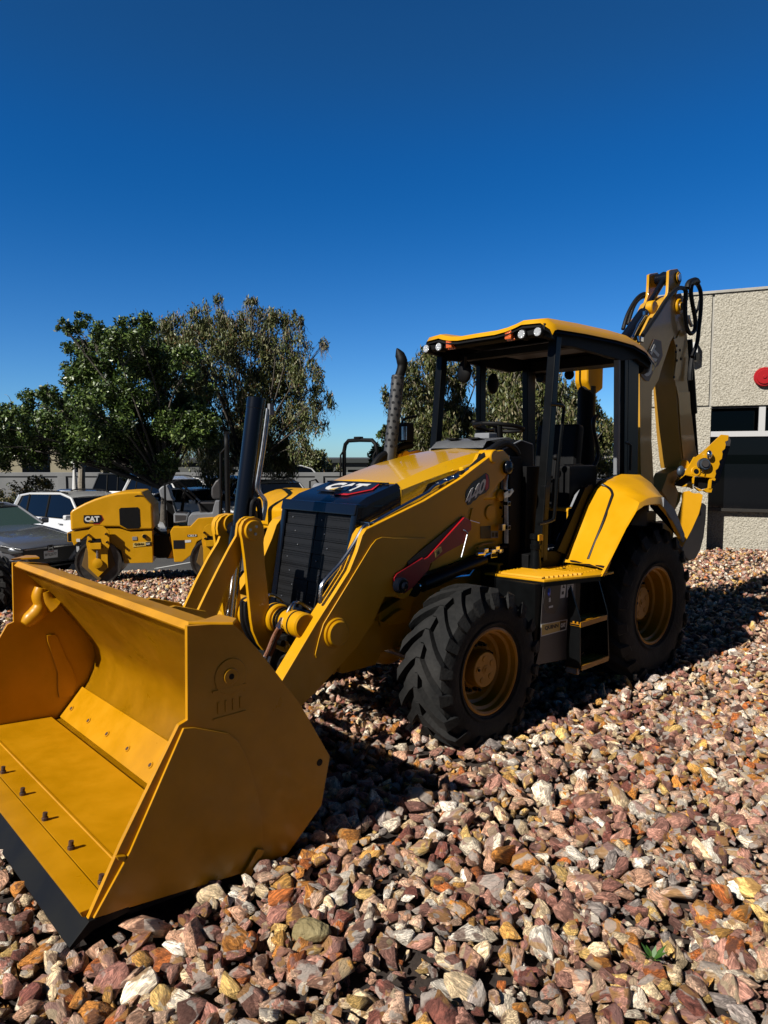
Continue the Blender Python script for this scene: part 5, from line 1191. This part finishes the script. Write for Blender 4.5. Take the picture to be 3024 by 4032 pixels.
# headings: local +x is the car's front
make_car('sedan',silv,'parked_car','silver grey sedan with green tinted windscreen, nose towards the camera beside the kerb','car',(-9.18,16.35,LZ),R(-33),plate=True)
make_car('suv',whp,'parked_car','white sport utility car with dark side windows parked behind the silver sedan','car',(-8.05,19.2,LZ-.17),R(-35))
make_car('truck',dkp,'parked_car','dark pickup truck far behind the roller hood under the green tree','pickup truck',carpos(500,30),R(-8))
make_car('suv',whp,'parked_car','silver white car behind the seat of the side-on roller','car',carpos(700,28),R(-35))
make_car('sedan',whp,'parked_car','white sedan glimpsed behind the roller seat and roll bar','car',carpos(790,25),R(-30))
make_car('suv',dkp,'parked_car','black car between the tilt cylinder and the hidden roller hood','car',carpos(1085,24),R(-60))
make_car('van',whp,'parked_van','white van under the drooping tree left of the roll bar','van',carpos(1130,36),R(10))
make_car('truck',whp,'parked_car','white pickup truck seen through the open cab','pickup truck',carpos(2235,30),R(185))
make_car('suv',whp,'parked_car','white car in the row furthest left of the tall cylinder','car',carpos(880,29),R(-80))
# ================================================================ WALLS AND FAR BUILDINGS
wgr=mat('grey_block_wall',(.24,.245,.25),.9,var=.08,vscale=1.5,bump=.2,bscale=30)
t=thing('boundary_wall','long grey panelled wall behind the parked cars','wall',(-12,34,LZ))
b=MB()
b.bb((-20,0,0),(34,.25,1.62),0); b.bb((-20.2,-.06,1.62),(34,.31,1.80),0,.02)
for k in range(14): b.bb((-20+4.1*k,-.08,0),(-19.6+4.1*k,-.005,1.62),0,.01)
b.build('wall_panel',[wgr],t)
def far_building(name,label,loc,w,d,h,m_,rm,n):
    t=thing(name,label,'building',loc); b=MB(); b.bb((-w/2,0,0),(w/2,d,h),0); b.build('wall',[m_],t)
    b=MB(); b.bb((-w/2-.3,-.3,h),(w/2+.3,d+.3,h+.35),0,.02); b.build('roof',[rm],t)
    for k in range(n):
        b=MB(); x=-w/2+w*(k+.5)/n; b.bb((x-.9,-.04,h*.35),(x+.9,-.002,h*.7),0); b.build('window',[glass],t)
far_building('building','beige low building beyond the wall at the left edge',(-28,47,LZ),20,10,4.0,mat('beige_stucco',(.36,.32,.22),.9,var=.05),mat('brown_roof',(.10,.08,.07),.8),6)
far_building('building','long dark roofed grey building behind the roll bar loop',(-10.5,62,LZ),22,12,2.0,mat('grey_stucco',(.12,.125,.12),.9),mat('charcoal_roof',(.035,.042,.042),.8),4)
far_building('building','pale industrial building seen through the cab behind the white pickup',(16.5,60,LZ),14,12,2.9,mat('pale_stucco',(.60,.60,.58),.9),mat('grey_roof',(.3,.3,.3),.8),4)
t=thing('metal_fence','yellow barred fence in front of the pale building','fence',(12.9,49,LZ)); b=MB()
for k in range(26): b.bb((-2.6+.2*k,0,0),(-2.52+.2*k,.05,1.9),0)
b.bb((-2.7,-.02,.3),(2.7,.0,.4),0); b.bb((-2.7,-.02,1.7),(2.7,.0,1.78),0); b.build('fence_bars',[yel],t)
# patio umbrella / white cone seen above the white car roof
b=MB(); b.lathe([(0,.16),(.5,.11),(1.5,.05),(1.9,.02),(1.9,.001)],axis=2,n=16); o=b.build('closed_umbrella',[mat('white_canvas',(.75,.75,.74),.8,bump=.3,bscale=8)]); p=Wd(296,1935,y=27); o.location=(p.x,27,p.z-.55); o['label']='thin white pointed post standing behind the white car roof'; o['category']='umbrella'
# ================================================================ PLANTS
def leafcloud(name,clumps,nleaf,size,cols,parent,seed,droop=0.,flat=.35,aspect=2.2,twigs=0,twigm=None):
    r=np.random.default_rng(seed); w=np.array([c[3]**2 for c in clumps]); w/=w.sum(); idx=r.choice(len(clumps),nleaf,p=w)
    cc=np.array([c[:3] for c in clumps]); rr=np.array([c[3] for c in clumps])
    d=r.normal(size=(nleaf,3)); d/=np.linalg.norm(d,axis=1)[:,None]; rad=rr[idx]*r.uniform(.15,1.12,nleaf)**.55
    # sub-clusters for light and dark masses
    nsub=9; sub=r.normal(size=(len(clumps),nsub,3)); sub/=np.linalg.norm(sub,axis=2)[:,:,None]; k=r.integers(nsub,size=nleaf)
    p=cc[idx]+sub[idx,k]*(rr[idx]*.74)[:,None]+d*(rr[idx]*.36*r.uniform(.2,1.25,nleaf))[:,None]
    p[:,2]-=droop*np.abs(r.normal(size=nleaf))*rr[idx]*.9
    n=r.normal(size=(nleaf,3)); n[:,2]+=flat; n/=np.linalg.norm(n,axis=1)[:,None]
    u=r.normal(size=(nleaf,3)); 
    if droop: u=u*.35+np.array([0,0,-1.])
    u-=n*(u*n).sum(1)[:,None]; u/=np.linalg.norm(u,axis=1)[:,None]; v=np.cross(n,u); s=size*r.uniform(.6,1.4,nleaf)
    a=p-u*(s*.5*aspect)[:,None]; c_=p+u*(s*.5*aspect)[:,None]; b_=p+v*(s*.5)[:,None]; e=p-v*(s*.5)[:,None]
    V=np.stack([a,b_,c_,e],1).reshape(-1,3).astype(np.float32); me=bpy.data.meshes.new(name)
    me.vertices.add(len(V)); me.vertices.foreach_set('co',V.ravel()); me.loops.add(nleaf*4); me.loops.foreach_set('vertex_index',np.arange(nleaf*4,dtype=np.int32)); me.polygons.add(nleaf); me.polygons.foreach_set('loop_start',np.arange(0,nleaf*4,4,dtype=np.int32))
    for c1_ in cols: me.materials.append(c1_)
    mi=(r.choice(len(cols),nleaf,p=np.array([.42,.33,.17,.08][:len(cols)])/sum([.42,.33,.17,.08][:len(cols)]))).astype(np.int32); me.polygons.foreach_set('material_index',mi); me.update(calc_edges=True)
    o=bpy.data.objects.new(name,me); C.objects.link(o); o.parent=parent; return o
lg=[mat('leaf_green_a',(.038,.070,.012),.45),mat('leaf_green_b',(.070,.115,.018),.42),mat('leaf_green_c',(.15,.20,.05),.35),mat('leaf_green_d',(.016,.032,.010),.5)]
lw=[mat('leaf_olive_a',(.075,.095,.024),.5),mat('leaf_olive_b',(.115,.125,.038),.5),mat('leaf_tan',(.17,.165,.08),.55),mat('leaf_rust',(.14,.07,.025),.55)]
lw2=[mat('leaf_needle_a',(.055,.070,.016),.5),mat('leaf_needle_b',(.10,.105,.026),.5),mat('leaf_needle_tan',(.19,.16,.085),.55),mat('leaf_needle_dark',(.022,.03,.012),.5)]
bark=mat('bark',(.10,.085,.07),.9,var=.3,vscale=12,bump=.8,bscale=30); barkl=mat('pale_bark',(.30,.26,.20),.85,var=.2,vscale=10,bump=.6,bscale=30)
def tree(name,label,x,y,clumps,nleaf,size,cols,seed,droop=0,bk=None,tr=.16,lean=0,twig=60,aspect=2.2,group=None):
    bk=bk or bark; zb=gz_(x,y) if y<14 else LZ
    t=thing(name,label,'tree',(x,y,zb),0,group); r=random.Random(seed)
    cl=[(c[0]-x,c[1]-y,c[2]-zb,c[3]) for c in clumps]
    top=sum(c[2] for c in cl)/len(cl); b=MB(); fork=Vector((lean,0,max(1.2,top*.38)))
    b.tube([(0,0,-.2),(lean*.3,0,fork.z*.5),fork],[tr*1.3,tr,tr*.85],0,12,smooth=3)
    for c in cl:
        e=Vector(c[:3]); m_=fork.lerp(e,.5)+Vector((r.uniform(-.25,.25),r.uniform(-.25,.25),r.uniform(-.1,.35))); b.tube([fork-Vector((0,0,.15)),m_,e],[tr*.5,tr*.26,tr*.07],0,7,smooth=4)
        for k in range(3):
            q=e+Vector((r.gauss(0,1),r.gauss(0,1),r.gauss(.2,1))).normalized()*c[3]*.9; b.tube([m_.lerp(e,.6),(m_.lerp(q,.7))+Vector((0,0,.1)),q],[tr*.14,tr*.08,tr*.03],0,5)
    b.build('trunk',[bk],t,smooth=60)
    cr_=leafcloud('crown',cl,nleaf,size,cols,t,seed,droop,aspect=aspect)
    if twig:
        b=MB()
        for k in range(twig):
            c=cl[r.randrange(len(cl))]; d=Vector((r.gauss(0,1),r.gauss(0,1)-.5,r.gauss(0,.8))).normalized()*c[3]*r.uniform(.5,1.02); p=Vector(c[:3])+d
            pts=[p]; 
            for j in range(4): p=p+Vector((r.gauss(0,.07),r.gauss(0,.07),(-.17 if droop else .06)*r.uniform(.5,1.3))); pts.append(p)
            b.tube(pts,[.012,.009,.007,.005,.003],0,4,cap=False)
        b.build('twigs',[barkl],t,smooth=0)['kind']='stuff'
    return t
def clump_px(y,items,jy=1.2,seed=1):
    "crown masses: image bearing and height at distance y, radius in metres, each with its own depth"
    r=random.Random(seed); out=[]
    for dx,dy,rad in items:
        yy=y+r.uniform(-jy,jy); p=Wd(dx*1.8228,dy*1.8228,y=yy); out.append((p.x,p.y,p.z,rad))
        if rad>.7:
            yy=y+r.uniform(-jy,jy)*1.3; p=Wd(dx*1.8228+r.uniform(-20,20),dy*1.8228+r.uniform(-20,20),y=yy); out.append((p.x,p.y,p.z,rad*.85))
    return out
cg=[(205,735,.55),(165,775,.6),(240,720,.6),(290,705,.6),(275,760,.9),(330,740,.7),(210,820,.9),(150,850,.6),(120,880,.7),(60,900,.6),(75,940,.9),(20,930,.8),(140,930,1.0),(220,900,1.1),(300,840,1.1),(340,900,1.1),(30,990,.6),(110,985,.7),(190,985,.8),(270,970,.9),(340,975,.9),(390,930,.8),(355,800,.7),(160,720,.35),(-20,960,.9),(180,690,.3),(135,705,.25),(60,860,.35),(100,845,.35),(25,882,.3),(405,790,.6),(420,850,.7),(430,920,.8)]
tree('broadleaf_tree','dense dark green broadleaf tree at the left above the white car',Wd(640,1900,y=23).x,23,clump_px(23,cg,1.4,2),125000,.055,lg,5,0,bark,.12,.1,60)
cw=[(385,700,.6),(355,720,.6),(420,690,.6),(460,680,.6),(500,690,.6),(370,760,.7),(440,740,.9),(510,740,.8),(560,690,.6),(600,700,.6),(580,760,.9),(640,740,.6),(660,790,.7),(620,820,.9),(540,830,1.0),(460,820,1.0),(400,850,.9),(690,850,.5),(680,900,.5),(630,900,.8),(560,910,1.0),(480,920,1.0),(420,950,.9),(600,970,.8),(540,985,.8),(650,960,.5),(470,990,.8),(470,645,.25),(545,655,.3),(640,690,.3),(700,740,.22),(715,865,.25),(610,1000,.6)]
tree('drooping_tree','drooping olive brown tree with hanging twigs behind the tall black cylinder',Wd(985,1900,y=27).x,27,clump_px(27,cw,1.6,3),100000,.042,lw,6,.45,bark,.12,0,560,3.4)
ca=[(850,850,.5),(880,810,.6),(930,790,.8),(905,870,.9),(960,850,1.0),(1000,800,.7),(870,940,.8),(940,930,1.1),(1000,920,1.0),(900,990,.9),(980,990,.9),(1040,790,.5),(835,930,.3),(880,1010,.7),(1030,1000,.8)]
tree('drooping_tree','tall drooping tree behind the front of the open cab',Wd(1700,1900,y=29).x,29,clump_px(29,ca,1.5,4),40000,.060,lw2,8,.5,bark,.16,0,300,3.2,group='drooping trees behind the cab')
cb_=[(1080,820,.9),(1120,790,.7),(1140,850,1.1),(1180,840,.8),(1090,900,1.1),(1160,930,1.0),(1200,900,.7),(1100,980,1.0),(1180,990,.8),(1060,760,.5),(1220,960,.5)]
tree('drooping_tree','drooping tree with pale twigs behind the cab steering wheel and seat',Wd(2110,1900,y=26).x,26,clump_px(26,cb_,1.3,5),38000,.060,lw2,9,.6,barkl,.17,0,380,3.2,group='drooping trees behind the cab')
cc_=[(1240,850,.6),(1265,880,.8),(1235,920,.9),(1285,930,.9),(1250,980,.9),(1210,990,.7),(1300,980,.9),(1220,870,.35)]
tree('bushy_tree','smaller golden green tree behind the rear cab posts',Wd(2290,1900,y=30).x,30,clump_px(30,cc_,1.0,6),22000,.065,lw2,10,.25,barkl,.15,0,80,2.6)
# slim far trees by the grey roof building
tree('far_tree','small sparse tree beside the grey building left of the roll bar',Wd(1260,1880,y=45).x,45,clump_px(45,[(670,1000,1.1),(690,1010,1.0),(650,1010,1.0),(710,1022,.7),(740,1018,.5),(640,1030,1.0)],1,7),9000,.11,lw,12,.2,bark,.15,0,0)
tree('far_tree','low bush like tree left of the exhaust stack',Wd(1500,1880,y=32).x,32,clump_px(32,[(825,975,.55),(838,945,.5),(832,1005,.7),(815,1000,.35),(845,1010,.8)],1,8),9000,.08,lg,13,0,bark,.12,0,0)
# hedge
t=thing('hedge','clipped golden green hedge behind the white car at the left edge','hedge',(-15.2,24,LZ))
cl=[(-3.6+.55*k,random.uniform(-.3,.3),1.05+.28*math.sin(k*.55+.4)+random.uniform(-.08,.08),.55) for k in range(14)]+[(-3.6+.55*k,random.uniform(-.4,.2),.5,.6) for k in range(14)]
leafcloud('foliage',cl,26000,.05,[mat('hedge_a',(.07,.085,.018),.5),mat('hedge_b',(.14,.12,.04),.5),mat('hedge_c',(.24,.17,.08),.5)],t,21,0)
b=MB()
for k in range(12): b.tube([(-3.5+.6*k,0,-.1),(-3.4+.6*k,.1,.9)],.04,0,6)
b.build('stem',[bark],t)
# slim trunks between wall and cars
for k,(px,y,h_,lb) in enumerate(((318,30,3.3,'slender pale trunk in front of the wall, right beside the white pointed post'),(415,31,3.2,'straight dark trunk standing before the wall right of the pale trunk'))):
    p=Wd(px,1900,y=y); t=thing('slender_tree',lb,'tree',(p.x,y,LZ)); b=MB(); b.tube([(0,0,-.1),(.03,0,1.5),(.12,.1,h_)],[.20,.15,.10],0,10,smooth=3); b.build('trunk',[bark if k else barkl],t)
    leafcloud('crown',[(0,0,h_+.2,.9),(.4,.2,h_+.5,.8),(-.5,0,h_+.4,.8)],7000,.10,lg,t,30+k)
# ================================================================ LIGHT, SKY, CAMERA
EL=R(39.); sdm=Vector((-1.,.05,0)).normalized()  # shadow direction in the loader's frame
sh=(XA*sdm.x+YA*sdm.y).normalized(); to_sun=(-sh*math.cos(EL)+Vector((0,0,math.sin(EL)))).normalized()
sl=bpy.data.lights.new('sun','SUN'); sl.energy=5.0; sl.angle=R(.5); sl.color=(1,.955,.88); so_=bpy.data.objects.new('sun',sl); C.objects.link(so_); so_.rotation_mode='QUATERNION'; so_.rotation_quaternion=to_sun.to_track_quat('Z','Y'); so_.location=(0,0,20)
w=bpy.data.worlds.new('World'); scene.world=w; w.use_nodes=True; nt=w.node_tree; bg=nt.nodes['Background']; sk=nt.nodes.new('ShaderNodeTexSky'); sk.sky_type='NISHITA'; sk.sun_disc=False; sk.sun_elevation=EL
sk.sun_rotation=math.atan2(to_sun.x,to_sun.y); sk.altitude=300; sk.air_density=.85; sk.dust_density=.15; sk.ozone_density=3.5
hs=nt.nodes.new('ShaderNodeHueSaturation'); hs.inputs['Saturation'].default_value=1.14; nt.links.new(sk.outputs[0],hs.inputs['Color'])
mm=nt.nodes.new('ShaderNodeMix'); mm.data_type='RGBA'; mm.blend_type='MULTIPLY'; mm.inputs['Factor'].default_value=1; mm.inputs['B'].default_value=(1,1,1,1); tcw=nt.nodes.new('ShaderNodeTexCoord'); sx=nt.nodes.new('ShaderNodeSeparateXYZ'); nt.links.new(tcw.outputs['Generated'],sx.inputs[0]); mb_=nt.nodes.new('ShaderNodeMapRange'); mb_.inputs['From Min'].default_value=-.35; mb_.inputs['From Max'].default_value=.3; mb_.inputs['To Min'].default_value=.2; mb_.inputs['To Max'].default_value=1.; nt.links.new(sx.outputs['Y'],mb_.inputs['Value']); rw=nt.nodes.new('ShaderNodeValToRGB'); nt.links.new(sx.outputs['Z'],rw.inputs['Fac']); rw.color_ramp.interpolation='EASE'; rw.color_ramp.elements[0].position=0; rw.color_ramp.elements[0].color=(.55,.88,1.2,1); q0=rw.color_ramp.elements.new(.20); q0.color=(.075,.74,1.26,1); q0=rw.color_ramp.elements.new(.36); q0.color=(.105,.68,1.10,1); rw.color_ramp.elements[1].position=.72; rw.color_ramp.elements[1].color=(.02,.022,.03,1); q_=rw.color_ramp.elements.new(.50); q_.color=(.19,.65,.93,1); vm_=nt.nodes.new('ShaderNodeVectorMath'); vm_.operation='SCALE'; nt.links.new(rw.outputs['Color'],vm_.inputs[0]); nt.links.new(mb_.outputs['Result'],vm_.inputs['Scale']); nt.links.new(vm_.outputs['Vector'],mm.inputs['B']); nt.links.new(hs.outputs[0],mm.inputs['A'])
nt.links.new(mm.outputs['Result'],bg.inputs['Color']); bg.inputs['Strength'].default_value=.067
cd=bpy.data.cameras.new('camera'); cam=bpy.data.objects.new('camera',cd); C.objects.link(cam); cam.location=cam_p; cam.rotation_euler=(PI/2-PITCH,0,0); cd.sensor_fit='VERTICAL'; cd.sensor_height=24.; cd.lens=24*F/4032.; cd.clip_end=4000; cd.clip_start=.05; scene.camera=cam
vs_=scene.view_settings; vs_.view_transform='Standard'; vs_.look='None'; vs_.exposure=.5; vs_.gamma=1; vs_.use_curve_mapping=False
scene.cycles.max_bounces=6; scene.cycles.diffuse_bounces=1
